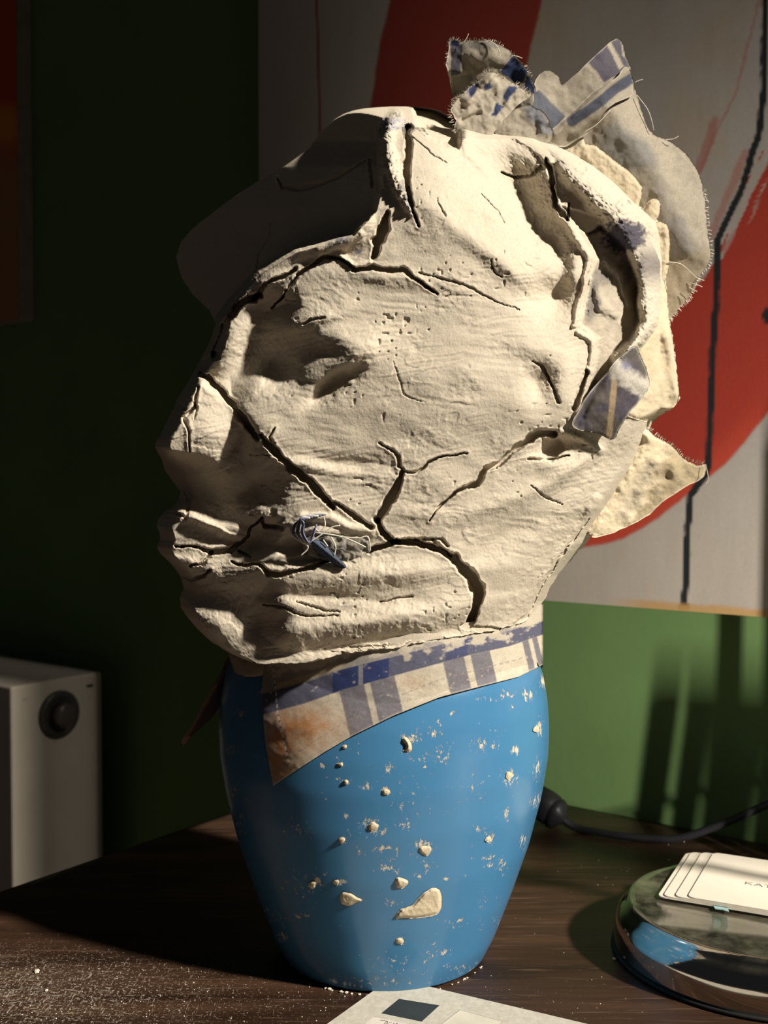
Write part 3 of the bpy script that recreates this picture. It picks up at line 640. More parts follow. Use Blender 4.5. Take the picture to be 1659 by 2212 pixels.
# fray the outline a little, more on the right
jl = 2.5 * fbm(P1 / 14, P1 * 0 + 1.5, 100, 4); jr = 5 * fbm(P1 / 12, P1 * 0 + 4.5, 104, 4)
fade = sm(P1, 240, 300)
Uf = xc[:, None] + a[:, None] * cn[None] + (jl * fade)[:, None] * sm(-cn, 0.6, 1)[None] + (jr * fade)[:, None] * sm(cn, 0.7, 1)[None]
Pf = np.repeat(P1[:, None], NF, 1)
Vf = np.where(Pf < 1100, Pf, 1100 + (Pf - 1100) * (vb(Uf) - 1100) / 310)
Vf = Vf + sm(Pf, 1330, 1410) * 5 * fbm(Uf / 14, Uf * 0 + 2.5, 110, 4)
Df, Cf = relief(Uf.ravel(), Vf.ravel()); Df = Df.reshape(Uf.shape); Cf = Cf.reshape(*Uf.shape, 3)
s_ = np.clip(np.abs(cn), 0, 1)[None]
tb = np.linspace(0, 1, NB + 2)[1:-1]; cb = np.cos(np.pi * tb)
Ub = xc[:, None] + a[:, None] * cb[None] * 0.999 + (jr * fade)[:, None] * sm(cb, 0.7, 1)[None] + (jl * fade)[:, None] * sm(-cb, 0.6, 1)[None]
Pb = np.repeat(P1[:, None], NB, 1)
Vb_ = np.where(Pb < 1100, Pb, 1100 + (Pb - 1100) * (vb(Ub) - 1100) / 310)
Bb = bdep(P1)[:, None] * 0.92 * (1 - np.abs(cb[None]) ** 2.3) ** 0.5
Db = -Bb - 10 * fbm(Ub / 90, Vb_ / 90, 120, 3) * sm(Bb, 0, 40)
Db = np.minimum(Db, -0.5 * Bb - 1) + skew(Ub, Vb_) * 1.03 * (0.3 + 0.7 * (1 - Bb / np.maximum(Bb.max(1, keepdims=True), 1)))
UU = np.concatenate([Uf, Ub], 1); VV = np.concatenate([Vf, Vb_], 1); DD = np.concatenate([Df, Db], 1)
CC = np.concatenate([Cf, np.ones((*Ub.shape, 3)) * CLAY], 1)
# the back keeps clear of the front where the crown falls away
x, y, z = at(UU, VV, D0 - DD * K)
# back half must be a real depth: keep real x at the axis distance
# underside rows closing towards the neck
us = []
for k, fct in enumerate((0.97, 0.9, 0.8, 0.7)):
    uu = 830 + (UU[-1] - 830) * fct; dd = DD[-1] * fct; vv = VV[-1] - (1.0, 2.5, 3.5, 4)[k]
    X_, Y_, Z_ = at(uu, vv, D0 - dd * K); us.append(np.stack([X_, Y_, Z_], -1))
co = np.concatenate([np.stack([x, y, z], -1).reshape(-1, 3)] + us)
cc = np.concatenate([CC.reshape(-1, 3)] + [np.ones((NF + NB, 3)) * CLAY] * len(us))
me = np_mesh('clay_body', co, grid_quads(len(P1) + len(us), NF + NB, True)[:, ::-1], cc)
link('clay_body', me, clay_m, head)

def sheet(name, poly, depth, color, mat, parent, step=3.0, thick=4.0, jag=1.5, rnd=False, axisY=D0):
    """piece of cloth or clay: outline in photo coordinates, own depth relief, solid thickness"""
    P = smooth_poly(poly, 4)
    P = [(x + jag * float(fbm(np.array([x / 7.0]), np.array([y / 7.0]), 130)[0]) * 2, y + jag * float(fbm(np.array([x / 7.0]), np.array([y / 7.0]), 140)[0]) * 2) for x, y in P]
    xs = [p[0] for p in P]; ys = [p[1] for p in P]
    gx = np.arange(min(xs) - step, max(xs) + 2 * step, step); gy = np.arange(min(ys) - step, max(ys) + 2 * step, step)
    GX, GY = np.meshgrid(gx, gy); R_, C_ = GX.shape
    ins = inside((GX[:-1, :-1] + step / 2), (GY[:-1, :-1] + step / 2), P)
    q = grid_quads(R_, C_).reshape(R_ - 1, C_ - 1, 4)[ins]
    used = np.unique(q); mp = -np.ones(R_ * C_, int); mp[used] = np.arange(len(used)); q = mp[q]
    U = GX.ravel()[used].copy(); V = GY.ravel()[used].copy()
    cnt = np.zeros(len(used)); np.add.at(cnt, q.ravel(), 1); bd = cnt < 4
    pts = np.array(P + [P[0]])                       # snap the border to the outline
    bu, bv = U[bd], V[bd]; best = np.full(len(bu), 1e9); nu, nv_ = bu.copy(), bv.copy()
    for i in range(len(pts) - 1):
        dx, dy = pts[i + 1] - pts[i]; l2 = dx * dx + dy * dy + 1e-9
        tt = np.clip(((bu - pts[i][0]) * dx + (bv - pts[i][1]) * dy) / l2, 0, 1)
        qx, qy = pts[i][0] + tt * dx, pts[i][1] + tt * dy; d = np.hypot(bu - qx, bv - qy); mk = d < best
        best = np.where(mk, d, best); nu = np.where(mk, qx, nu); nv_ = np.where(mk, qy, nv_)
    U[bd], V[bd] = nu, nv_
    sd = dseg(U, V, P + [P[0]])
    d = depth(U, V)
    if rnd: d = d - rnd * (1 - sm(sd, -1, rnd * 1.2)) ** 1.5
    c = color(U, V, sd)
    x, y, z = at(U, V, axisY - d * K); top_ = np.stack([x, y, z], -1)
    x, y, z = at(U, V, axisY - (d - thick) * K); bot_ = np.stack([x, y, z], -1)
    n = len(U)
    e = {}
    for a_, b_, c_, d_ in q:
        for m, k in ((a_, b_), (b_, c_), (c_, d_), (d_, a_)): e[(m, k)] = 1
    side = [(k, m, m + n, k + n) for (m, k) in e if (k, m) not in e]
    me = np_mesh(name, np.concatenate([top_, bot_]), np.concatenate([q[:, ::-1], q + n, np.array([s[::-1] for s in side])[:, ::-1]]), np.concatenate([c, c]))
    return link(name, me, mat, parent)
CREAM = np.array([0.43, 0.385, 0.315]); NAVY = np.array([0.04, 0.055, 0.12]); GREYB = np.array([0.12, 0.112, 0.14]); TAN = np.array([0.46, 0.36, 0.22])
def lay(c, m, k): m = np.clip(m, 0, 1)[:, None]; return c * (1 - m) + np.asarray(k)[None] * m
def cloth_base(U, V, k=CREAM, s=0):
    c = k[None] * (1 + 0.12 * fbm(U / 40, V / 40, 150 + s)[:, None] + 0.14 * fbm(U / 9, V / 9, 155 + s)[:, None]); return np.clip(c, 0.02, 1)
def blur_in(U, V, poly, e=1.5, jit=2.0): return sm(sdf(U + jit * fbm(U / 8, V / 8, 160), V + jit * fbm(U / 8, V / 8, 165), poly), -e, e)
def edged(c, sd, k=(0.62, 0.57, 0.48), w=3): return lay(c, sm(sd, w, 0.5) * 0.7, k)

# --- big cloth fan at the back
def dC(U, V):
    f = 26 * np.sin((U * 0.55 - V * 0.45) / 46 + 0.8) * sm(U, 1180, 1330)
    return 50 - 0.30 * (U - 1150) + f + 8 * fbm(U / 50, V / 50, 170) + 26 * np.exp(-dseg(U, V, [(1200, 290), (1290, 205), (1355, 150)]) / 26) + 18 * np.exp(-(dseg(U, V, [(1330, 250), (1420, 380), (1480, 520)]) / 40) ** 2)
def cC(U, V, sd):
    c = cloth_base(U, V)
    c = lay(c, blur_in(U, V, [(1262, 130), (1340, 75), (1345, 120), (1370, 140), (1305, 178), (1285, 150)]), GREYB * 0.95)
    c = lay(c, blur_in(U, V, [(1308, 90), (1318, 88), (1348, 143), (1338, 150)]), CREAM)
    c = lay(c, blur_in(U, V, [(1120, 215), (1165, 195), (1220, 250), (1205, 290), (1150, 250)]) * 0.8, (0.08, 0.105, 0.17))
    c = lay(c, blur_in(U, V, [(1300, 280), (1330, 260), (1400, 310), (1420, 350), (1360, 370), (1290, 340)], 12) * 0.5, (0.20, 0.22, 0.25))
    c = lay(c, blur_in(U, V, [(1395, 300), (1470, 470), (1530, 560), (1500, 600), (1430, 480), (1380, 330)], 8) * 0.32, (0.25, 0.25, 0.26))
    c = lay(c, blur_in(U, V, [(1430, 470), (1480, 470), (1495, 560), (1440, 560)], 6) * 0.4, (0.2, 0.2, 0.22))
    c = lay(c, blur_in(U, V, [(1440, 560), (1535, 540), (1500, 650), (1430, 700)], 8) * 0.4, TAN)
    return edged(c, sd)
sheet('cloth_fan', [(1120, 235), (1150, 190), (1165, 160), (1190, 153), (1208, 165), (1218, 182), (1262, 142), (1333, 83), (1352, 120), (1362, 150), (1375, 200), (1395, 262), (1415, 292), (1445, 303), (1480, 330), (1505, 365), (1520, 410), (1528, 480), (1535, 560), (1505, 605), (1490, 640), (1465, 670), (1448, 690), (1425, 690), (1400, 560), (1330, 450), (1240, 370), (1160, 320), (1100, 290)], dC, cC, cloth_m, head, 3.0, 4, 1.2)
def cD(U, V, sd):
    c = cloth_base(U, V, CREAM * 0.9, 3)
    c = lay(c, sm(dseg(U + 3 * fbm(U / 9, V / 9, 5), V, [(1235, 262), (1290, 225), (1330, 192), (1362, 170)]), 13, 9) * 0.85, (0.05, 0.07, 0.13))
    return edged(c, sd)
sheet('cloth_fold', [(1178, 300), (1205, 268), (1245, 232), (1292, 190), (1330, 168), (1352, 143), (1364, 158), (1370, 190), (1366, 206), (1330, 222), (1308, 240), (1290, 275), (1250, 300), (1215, 318)],
      lambda U, V: dC(U, V) + 26 - 14 * sm(dseg(U, V, [(1190, 295), (1355, 150)]), 0, 40) + 8 * np.exp(-(dseg(U, V, [(1240, 290), (1310, 235), (1365, 200)]) / 9) ** 2), cD, cloth_m, head, 3, 4, 0.8)
# --- upper left lobe
def dA(U, V): return 62 + 30 * np.exp(-((U - 1060) / 60) ** 2 - ((V - 110) / 50) ** 2) - 55 * sm(V, 150, 200) * sm(U, 1030, 980) + 6 * fbm(U / 30, V / 30, 172) + 18 * sm(U, 1100, 1150)
def cA(U, V, sd):
    c = cloth_base(U, V, CREAM * 0.93, 5)
    c = lay(c, blur_in(U, V, [(974, 98), (1000, 95), (994, 160), (974, 165)]), GREYB * 0.8)
    c = lay(c, blur_in(U, V, [(1000, 84), (1060, 84), (1085, 104), (1030, 106), (1000, 106)], 3) * 0.45, GREYB)
    c = lay(c, blur_in(U, V, [(1110, 118), (1142, 150), (1130, 178), (1112, 180), (1080, 155)]), NAVY)
    c = lay(c, blur_in(U, V, [(1138, 162), (1160, 175), (1160, 205), (1140, 200), (1132, 185)]), NAVY * 0.7)
    c = lay(c, blur_in(U, V, [(970, 80), (996, 84), (990, 100), (972, 100)]), NAVY * 0.5)
    c = lay(c, blur_in(U, V, [(975, 165), (1020, 160), (1025, 190), (1000, 220), (985, 240), (975, 200)], 4) * 0.7, (0.12, 0.12, 0.11))
    return edged(c, sd, w=4)
sheet('cloth_lobe', [(969, 108), (975, 84), (1000, 88), (1050, 87), (1090, 102), (1130, 140), (1146, 165), (1156, 198), (1140, 240), (1060, 280), (1000, 280), (984, 235), (972, 180), (965, 140)], dA, cA, cloth_m, head, 2.5, 5, 1.6)
def dB(U, V): return 118 + 0.15 * (V - 200) + 10 * fbm(U / 24, V / 24, 174) - 0.12 * np.abs(U - 1060) + 8 * np.exp(-(dseg(U, V, [(1065, 160), (1010, 220)]) / 8) ** 2) - 8 * np.exp(-(dseg(U, V, [(1000, 262), (1035, 245)]) / 5) ** 2)
def cB(U, V, sd):
    c = cloth_base(U, V, CREAM * 1.12, 8)
    for pl in ([(1010, 190), (1035, 175), (1030, 195), (1018, 212), (1012, 205)], [(1045, 185), (1058, 175), (1062, 190), (1045, 196)], [(1100, 185), (1118, 190), (1092, 222), (1085, 212)], [(1075, 222), (1088, 228), (1072, 250), (1060, 252)]):
        c = lay(c, blur_in(U, V, pl, 2, 4), (0.055, 0.07, 0.15))
    c = lay(c, sm(dseg(U, V, [(1062, 168), (1075, 200), (1092, 226)]), 5, 3) * 0.6, CREAM * 1.25)
    return edged(c, sd, w=4)
sheet('cloth_scrap', [(1003, 200), (1020, 185), (1040, 168), (1060, 154), (1088, 163), (1110, 180), (1130, 192), (1150, 203), (1122, 225), (1098, 250), (1080, 270), (1062, 292), (1030, 310), (1000, 300), (982, 285), (985, 260), (974, 240), (985, 218)], dB, cB, cloth_m, head, 2.5, 6, 2.2)
sheet('cloth_patch', [(1070, 285), (1098, 250), (1120, 232), (1150, 228), (1180, 250), (1195, 290), (1180, 312), (1140, 320), (1100, 305)],
      lambda U, V: 98 + 12 * fbm(U / 24, V / 24, 176) - 0.1 * (U - 1100), lambda U, V, sd: lay(cloth_base(U, V, CREAM * 0.9, 2), blur_in(U, V, [(1130, 230), (1165, 232), (1200, 290), (1170, 290), (1140, 255)], 5) * 0.6, (0.14, 0.17, 0.26)), cloth_m, head, 3, 5, 2)
# --- clay slabs behind the roll
claycol = lambda U, V, sd: CLAY[None] * np.array([1.0, 0.96, 0.86]) * (1 + 0.10 * fbm(U / 12, V / 12, 180)[:, None])
def rough_d(b0, sd=0, amp=5): return lambda U, V: b0 + amp * fbm(U / 26, V / 26, 182 + sd) + 2.4 * fbm(U / 7, V / 7, 186 + sd)
sheet('clay_slab', [(1222, 330), (1240, 316), (1258, 300), (1268, 312), (1285, 312), (1310, 332), (1345, 358), (1375, 385), (1388, 412), (1380, 445), (1372, 475), (1340, 470), (1290, 420), (1240, 370)], rough_d(96), claycol, clay_m, head, 2.5, 26, 2.2, 9)
sheet('clay_knob', [(1372, 492), (1382, 465), (1396, 440), (1412, 428), (1427, 440), (1424, 465), (1410, 482), (1392, 495)], rough_d(88, 1), claycol, clay_m, head, 2.5, 24, 1.5, 10)
sheet('clay_slab', [(1385, 505), (1400, 488), (1430, 478), (1446, 500), (1446, 560), (1440, 600), (1420, 640), (1400, 620), (1395, 560)], rough_d(92, 2, 7), claycol, clay_m, head, 2.5, 26, 1.5, 10)
# bulging side behind the roll
def dG(U, V): return base_depth(np.minimum(U, 1425), V) + 10 - 0.9 * np.maximum(U - 1425, 0) + 12 * fbm(U / 40, V / 60, 190) + 2.5 * fbm(U / 9, V / 9, 191) + 14 * np.exp(-(dseg(U, V, [(1405, 640), (1440, 720), (1462, 850)]) / 12) ** 2)
sheet('cloth_side', [(1395, 620), (1430, 600), (1441, 640), (1447, 700), (1455, 740), (1462, 800), (1467, 855), (1450, 885), (1425, 893), (1412, 912), (1370, 905), (1350, 890), (1340, 840), (1370, 780), (1400, 720)], dG,
      lambda U, V, sd: lay(claycol(U, V, sd), sm(fbm(U / 30, V / 60, 193), 0.0, 0.5) * 0.4, TAN * 1.1), clay_m, head, 2.5, 10, 1.2, 8)
# triangular dark flap under the roll
def dT(U, V):
    return base_depth(U, V) + 26 + 0.42 * np.maximum(U - 1262, 0) + 8 * np.exp(-(dseg(U, V, [(1330, 790), (1360, 815), (1395, 835)]) / 20) ** 2) + 5 * fbm(U / 30, V / 30, 195) - 10 * np.exp(-(dseg(U, V, [(1245, 915), (1300, 815), (1335, 775)]) / 10) ** 2)
def cT(U, V, sd):
    c = cloth_base(U, V, np.array([0.14, 0.125, 0.115]), 4)
    c = lay(c, sm(fbm(U / 35, V / 35, 197), -0.1, 0.4) * 0.7, (0.075, 0.07, 0.11))
    c = lay(c, sm(np.abs(U - 1325 + 0.10 * (V - 850)), 8, 5) * 0.8, (0.45, 0.34, 0.20))
    c = lay(c, sm(dseg(U, V, [(1325, 785), (1350, 815), (1395, 840)]) + 10 * fbm(U / 8, V / 8, 198), 30, 10), (0.62, 0.58, 0.52))
    c = lay(c, np.exp(-((U - 1352) / 12) ** 2 - ((V - 790) / 10) ** 2) * 0.8, (0.2, 0.2, 0.32))
    return edged(c, sd, (0.6, 0.56, 0.5), 5)
sheet('cloth_flap', [(1236, 918), (1250, 885), (1275, 845), (1305, 812), (1335, 775), (1372, 748), (1385, 770), (1398, 800), (1402, 835), (1388, 860), (1362, 890), (1342, 920), (1325, 950), (1290, 936), (1262, 932)], dT, cT, cloth_m, head, 2.5, 5, 1.2, 4)
# rear flap jutting to the right
def dH(U, V): return 122 - 0.75 * np.maximum(U - right(np.where(V < 1100, V, 1100 + (V - 1100) * 1.39)), 0) + 7 * fbm(U / 30, V / 30, 200) + 2.0 * fbm(U / 8, V / 8, 201) * sm(U, 1450, 1400) - 9 * np.exp(-((U - 1440) / 14) ** 2 - ((V - 1030) / 12) ** 2) + 12 * np.exp(-((U - 1458) / 14) ** 2 - ((V - 1022) / 22) ** 2) - 7 * np.exp(-(dseg(U, V, [(1400, 1010), (1370, 1060), (1360, 1100)]) / 12) ** 2) + 14 * np.exp(-(dseg(U, V, [(1345, 905), (1400, 945)]) / 10) ** 2)
def cH(U, V, sd):
    c = claycol(U, V, sd) * 1.22
    k = sm(U + 0.5 * (V - 1000) + 20 * fbm(U / 20, V / 20, 203), 1420, 1445)
    c = lay(c, k * 0.8, (0.42, 0.34, 0.22)); c = lay(c, sm(fbm(U / 12, V / 12, 204), 0.1, 0.4) * k * 0.4, (0.25, 0.22, 0.2))
    c = lay(c, 0.4 * np.exp(-(dseg(U, V, [(1405, 1010), (1378, 1060), (1350, 1110)]) / 14) ** 2), (0.22, 0.2, 0.2))
    return lay(c, sm(sd, 5, 1) * 0.8, (0.66, 0.58, 0.44))
sheet('cloth_corner', [(1300, 960), (1325, 925), (1350, 898), (1380, 908), (1412, 938), (1450, 962), (1480, 992), (1505, 1004), (1524, 1003), (1520, 1030), (1480, 1052), (1430, 1085), (1405, 1112), (1350, 1140), (1310, 1155), (1280, 1160), (1262, 1130), (1270, 1050)], dH, cH, clay_m, head, 2.5, 7, 1.8, 3)
# cloth at the mouth
def cm_(U, V, sd): return lay(cloth_base(U, V, np.array([0.36, 0.33, 0.28]), 6), sm(fbm(U / 12, V / 12, 206), 0.1, 0.4) * 0.5, (0.22, 0.22, 0.26))
def fd(U, V): return relief(np.asarray(U, float), np.asarray(V, float))[0]
base_m = float(fd([690], [1165])[0])
sheet('mouth_cloth', [(655, 1165), (690, 1150), (740, 1150), (790, 1165), (800, 1190), (770, 1208), (720, 1212), (680, 1205), (655, 1190)], lambda U, V: base_depth(U, V) + 2 + 10 * fbm(U / 16, V / 14, 208), cm_, cloth_m, head, 2.5, 5, 2, 5)
sheet('cloth_tail', [(672, 1165), (700, 1172), (722, 1195), (747, 1222), (738, 1228), (712, 1214), (688, 1196), (674, 1182)], lambda U, V: base_depth(U, V) + 22 - 6 * np.abs((V - 1165) - 0.8 * (U - 672)) / 10, lambda U, V, sd: cloth_base(U, V, np.array([0.09, 0.11, 0.16]), 1), cloth_m, head, 2.5, 4, 0.5, 4)
thread_w = flat_mat('pale_thread', (0.66, 0.62, 0.54), 0.9, nscale=800); thread_b = flat_mat('blue_thread', (0.16, 0.18, 0.30), 0.9, nscale=800)
coil = []
def thread(pts, rad, mat, dep=None, extra=16):
    p3 = []
    for q in pts:
        d = q[2] if len(q) > 2 else float(base_depth(np.array([q[0]]), np.array([q[1]]))[0]) + extra
        p3.append(pt(q[0], q[1], D0 - d * K))
    return tube('thread', curve3(p3, 5), rad * K, mat, head, 5)
for i in range(9):
    ox = i * 3.2; thread([(706 - i * 6, 1110 + i * 1.5), (668 - i * 2.5 , 1112 + i), (636 + ox * 0.8 , 1130), (630 + ox, 1152), (655 + ox * 0.6, 1172), (668 + i * 2, 1172 - i * 5)], 1.6 if i % 3 else 2.4, thread_b if i % 3 else thread_w, extra=10 + i * 1.5)
for pts in ([(668, 1172), (690, 1158), (715, 1140), (735, 1135)], [(700, 1118), (702, 1135), (690, 1148), (680, 1140)], [(740, 1160), (775, 1162), (795, 1160), (800, 1190)], [(680, 1150), (740, 1160), (790, 1182)], [(650, 1200), (665, 1185), (662, 1172)], [(698, 1166), (708, 1180)], [(715, 1160), (725, 1180), (722, 1200)]):
    thread(pts, 1.3, thread_w, extra=20)
for pts in ([(968, 240, 60), (985, 244, 90), (998, 240, 118)], [(975, 215, 90), (985, 210, 110), (1000, 205, 118)], [(1002, 92, 80), (1008, 82, 82), (1012, 73, 84)], [(1045, 86, 90), (1065, 92, 100), (1078, 108, 104), (1080, 120, 102)], [(1105, 120, 90), (1118, 122, 92), (1128, 126, 92)],
            [(1372, 178, 10), (1380, 174, 10), (1388, 172, 10)], [(1375, 205, 10), (1398, 235, 14), (1408, 262, 14), (1412, 282, 10)], [(1436, 302, -10), (1455, 300, -10), (1466, 294, -10)], [(1518, 415, -50), (1526, 430, -50), (1530, 438, -50)],
            [(1444, 566, 90), (1470, 570, 60), (1492, 588, 30), (1504, 600, 10)], [(1500, 598, -40), (1512, 603, -40), (1521, 606, -40)], [(1495, 612, -40), (1508, 616, -40), (1517, 620, -40)], [(1488, 620, -40), (1498, 626, -40), (1506, 630, -40)],
            [(1524, 1003, 22), (1528, 1020, 20), (1530, 1036, 18), (1524, 1046, 18)], [(1318, 238, 100), (1290, 268, 100), (1262, 285, 100)]):
    thread(pts, 0.9, thread_w)
# frayed fringe along the cloth edges: one joined part
def fringe(name, line, mat, n, ln, dep, rad=0.7):
    rs = random.Random(5); L_ = smooth_poly(line, 10, False); vs = []; fs = []
    for _ in range(n):
        i = rs.randrange(len(L_) - 1); x, y = L_[i]; dx, dy = L_[i + 1][0] - x, L_[i + 1][1] - y; q = math.hypot(dx, dy) + 1e-6
        nx, ny = dy / q, -dx / q; le = ln * rs.uniform(0.3, 1.3); sk = rs.uniform(-.6, .6)
        d = float(dep(np.array([x]), np.array([y]))[0])
        a = pt(x - nx * 2, y - ny * 2, D0 - d * K); c = pt(x + nx * le + dx / q * sk * le, y + ny * le + dy / q * sk * le, D0 - (d + rs.uniform(-3, 5)) * K)
        t_ = (c - a).normalized(); u_ = t_.cross(Vector((0, 1, 0.1))).normalized() * rad * K; w_ = t_.cross(u_).normalized() * rad * K
        k = len(vs); vs += [a + u_, a - u_ * .5 + w_, a - u_ * .5 - w_, c + u_ * .6, c - u_ * .3 + w_ * .6, c - u_ * .3 - w_ * .6]
        fs += [(k, k + 1, k + 4, k + 3), (k + 1, k + 2, k + 5, k + 4), (k + 2, k, k + 3, k + 5), (k, k + 2, k + 1), (k + 3, k + 4, k + 5)]
    o = link(name, py_mesh(name, vs, fs), mat, head, False); o['kind'] = 'stuff'; return o
fringe('frayed_edge', [(1448, 690), (1465, 670), (1490, 640), (1505, 605), (1535, 560), (1528, 480), (1520, 410)][::-1], thread_w, 120, 6, dC)
fringe('frayed_edge', [(1345, 898), (1380, 906), (1412, 936), (1450, 960), (1480, 990), (1520, 1003)], thread_w, 110, 6, dH)
fringe('frayed_edge', [(965, 140), (969, 108), (975, 84), (1000, 88), (1050, 87), (1090, 102), (1130, 140), (1150, 170)], thread_w, 90, 5, dA)
fringe('frayed_edge', [(985, 285), (974, 240), (985, 218), (1003, 200), (1040, 168), (1060, 154), (1110, 180), (1150, 203)], thread_w, 110, 7, dB)

# ================================================================= COLLAR
cb_pts = [(560, 1715), (583, 1702), (640, 1664), (700, 1625), (760, 1590), (850, 1546), (950, 1506), (1050, 1480), (1120, 1462), (1175, 1435)]
def cbot(u): return np.interp(u, [p[0] for p in cb_pts], [p[1] for p in cb_pts])
lowp = [(550, 1549), (660, 1519), (740, 1490), (850, 1460), (1010, 1416), (1100, 1396), (1180, 1368)]
def clow(u): return np.interp(u, [p[0] for p in lowp], [p[1] for p in lowp])
def clft(t): return np.interp(t, [0, .3, .65, 1], [566, 557, 566, 583])
NC, NR = 420, 130
th0 = math.asin((566 - 832) / 350.0)
th = np.concatenate([np.linspace(th0, math.pi / 2, NC), np.linspace(math.pi / 2, math.pi * 1.28, 80)[1:]])
tr = np.linspace(0, 1, NR)
TH, TR = np.meshgrid(th, tr)
Uc = 832 + 341 * np.sin(TH)
front = TH <= math.pi / 2
q_ = np.clip((TH - th0) / 0.5, 0, 1)
Uc = np.where(front, Uc + (clft(TR) - 566) * (1 - q_) ** 2 * 1.0, Uc)
topv = np.where(front, vb(Uc) - 26, 1320 + 90 * np.clip((TH - math.pi / 2) / 2.4, 0, 1))
botv = np.where(front, cbot(Uc), 1435 + 60 * np.sin(np.clip((TH - math.pi / 2) / 2.4, 0, 1) * math.pi))
Vc = topv + (botv - topv) * TR
rad = np.where(TR < 2, 353, 0) * 1.0
dv_ = vdepth(Uc, Vc)
puff = 7 + 5 * np.sin(TR * 3.1) + 3 * fbm(Uc / 60, Vc / 40, 210)
Dc = np.where(front, np.maximum(dv_, 352 * np.cos(TH) * 0.97) + puff, 352 * np.cos(TH) - 8)
x, y, z = at(Uc, Vc, D0 - Dc * K)
co = np.stack([x, y, z], -1).reshape(-1, 3)
# inside layer gives the cloth a thickness
x2, y2, z2 = at(Uc, Vc, D0 - (Dc - np.where(front, 3.0, -3.0)) * K)
co2 = np.stack([x2, y2, z2], -1).reshape(-1, 3)
U, V = Uc.ravel(), Vc.ravel()
c = cloth_base(U, V, np.array([0.60, 0.54, 0.44]), 7)
ts = (V - clow(U)); us_ = U - 0.22 * np.clip(ts, 0, 200) + 1.2 * (vn(U / 2, V / 2, 3) - .5)
OLB = np.array([0.080, 0.084, 0.135]); BLU = np.array([0.035, 0.052, 0.16])
under = sm(ts, -1.5, 1.5)
for (a0, a1) in ((540, 594), (733, 786), (799, 852), (957, 1002), (1016, 1058), (1128, 1141), (1149, 1160)):
    c = lay(c, under * sm(us_, a0 - 1.5, a0 + 1.5) * sm(us_, a1 + 1.5, a1 - 1.5) * (0.78 if a0 > 560 else 0.35), OLB * 1.25)
bw = np.interp(U, [560, 740, 1010, 1170], [46, 44, 38, 30])
inb = sm(ts, 1.5, -1.5) * sm(ts, -bw - 1.5, -bw + 1.5)
c = lay(c, inb * 0.9, np.array([0.068, 0.078, 0.155]))
c = lay(c, inb * sm(us_, 716, 720) * sm(us_, 842, 838) * 0.9, BLU); c = lay(c, inb * sm(us_, 960, 964) * sm(us_, 1012, 1008) * 0.5, BLU)
c = lay(c, inb * sm(np.abs(us_ - 779), 6, 4) * 0.45, (0.5, 0.46, 0.4))
abv = sm(ts, -bw + 1, -bw - 1); c = lay(c, abv * 0.5, OLB * 1.2)
c = lay(c, sm(np.abs(ts + bw + 9), 7, 5) * sm(us_, 596, 600) * sm(us_, 760, 730) * 0.9, (0.55, 0.46, 0.32))
cl = sm(fbm(U / 22, V / 16, 212) + 0.8 * (1 - (V - vb(U)) / 34), 0.3, 0.6); c = lay(c, cl * 0.85, CLAY)
c = lay(c, sm(fbm(U / 9, V / 9, 214), 0.42, 0.55) * 0.5, CLAY)
og = 1.5 * np.exp(-((U - 650) / 70) ** 2 - ((V - 1575) / 45) ** 2) + np.exp(-((U - 600) / 45) ** 2 - ((V - 1650) / 45) ** 2) + 0.4 * np.exp(-((U - 890) / 30) ** 2 - ((V - 1475) / 14) ** 2)
c = lay(c, np.clip(og * (0.75 + 0.6 * fbm(U / 18, V / 18, 216)), 0, 1) * (V > clow(U)) * 0.9, (0.50, 0.22, 0.08))
# stitching
sx = 590 + 0.10 * (V - 1440) + np.where(V > 1540, 0.12 * (V - 1540), 0)
c = lay(c, sm(np.abs(U - sx), 2.2, 1.2) * (np.mod(V, 13) < 8.5) * (V < 1660), np.array([0.62, 0.6, 0.56])); c = lay(c, sm(np.abs(U - sx), 2.2, 1.2) * (np.mod(V, 13) >= 9.5), (0.14, 0.12, 0.12))
so_ = cbot(U) - 38 - V; c = lay(c, sm(np.abs(so_), 2.2, 1.2) * (np.mod(U, 14) < 8.5) * (U > 640) * (U < 1130) * 0.55, (0.30, 0.27, 0.26))
c = lay(c, sm(cbot(U) - V, 5, 1) * 0.5, (0.6, 0.53, 0.42))
c = np.clip(c, 0.02, 1)
n_ = len(co); Cn = len(th); q = grid_quads(NR, Cn)
b_idx = list(range(Cn)) + [r * Cn + Cn - 1 for r in range(1, NR)] + [(NR - 1) * Cn + k for k in range(Cn - 2, -1, -1)] + [r * Cn for r in range(NR - 2, 0, -1)]
side = np.array([[b_idx[i], b_idx[(i + 1) % len(b_idx)], b_idx[(i + 1) % len(b_idx)] + n_, b_idx[i] + n_] for i in range(len(b_idx))])
o = link('collar', np_mesh('collar', np.concatenate([co, co2]), np.concatenate([q[:, ::-1], q + n_, side]), np.concatenate([c, c])), cloth_m, head)
o['label'] = 'blue and cream checked shirt collar with orange stain'
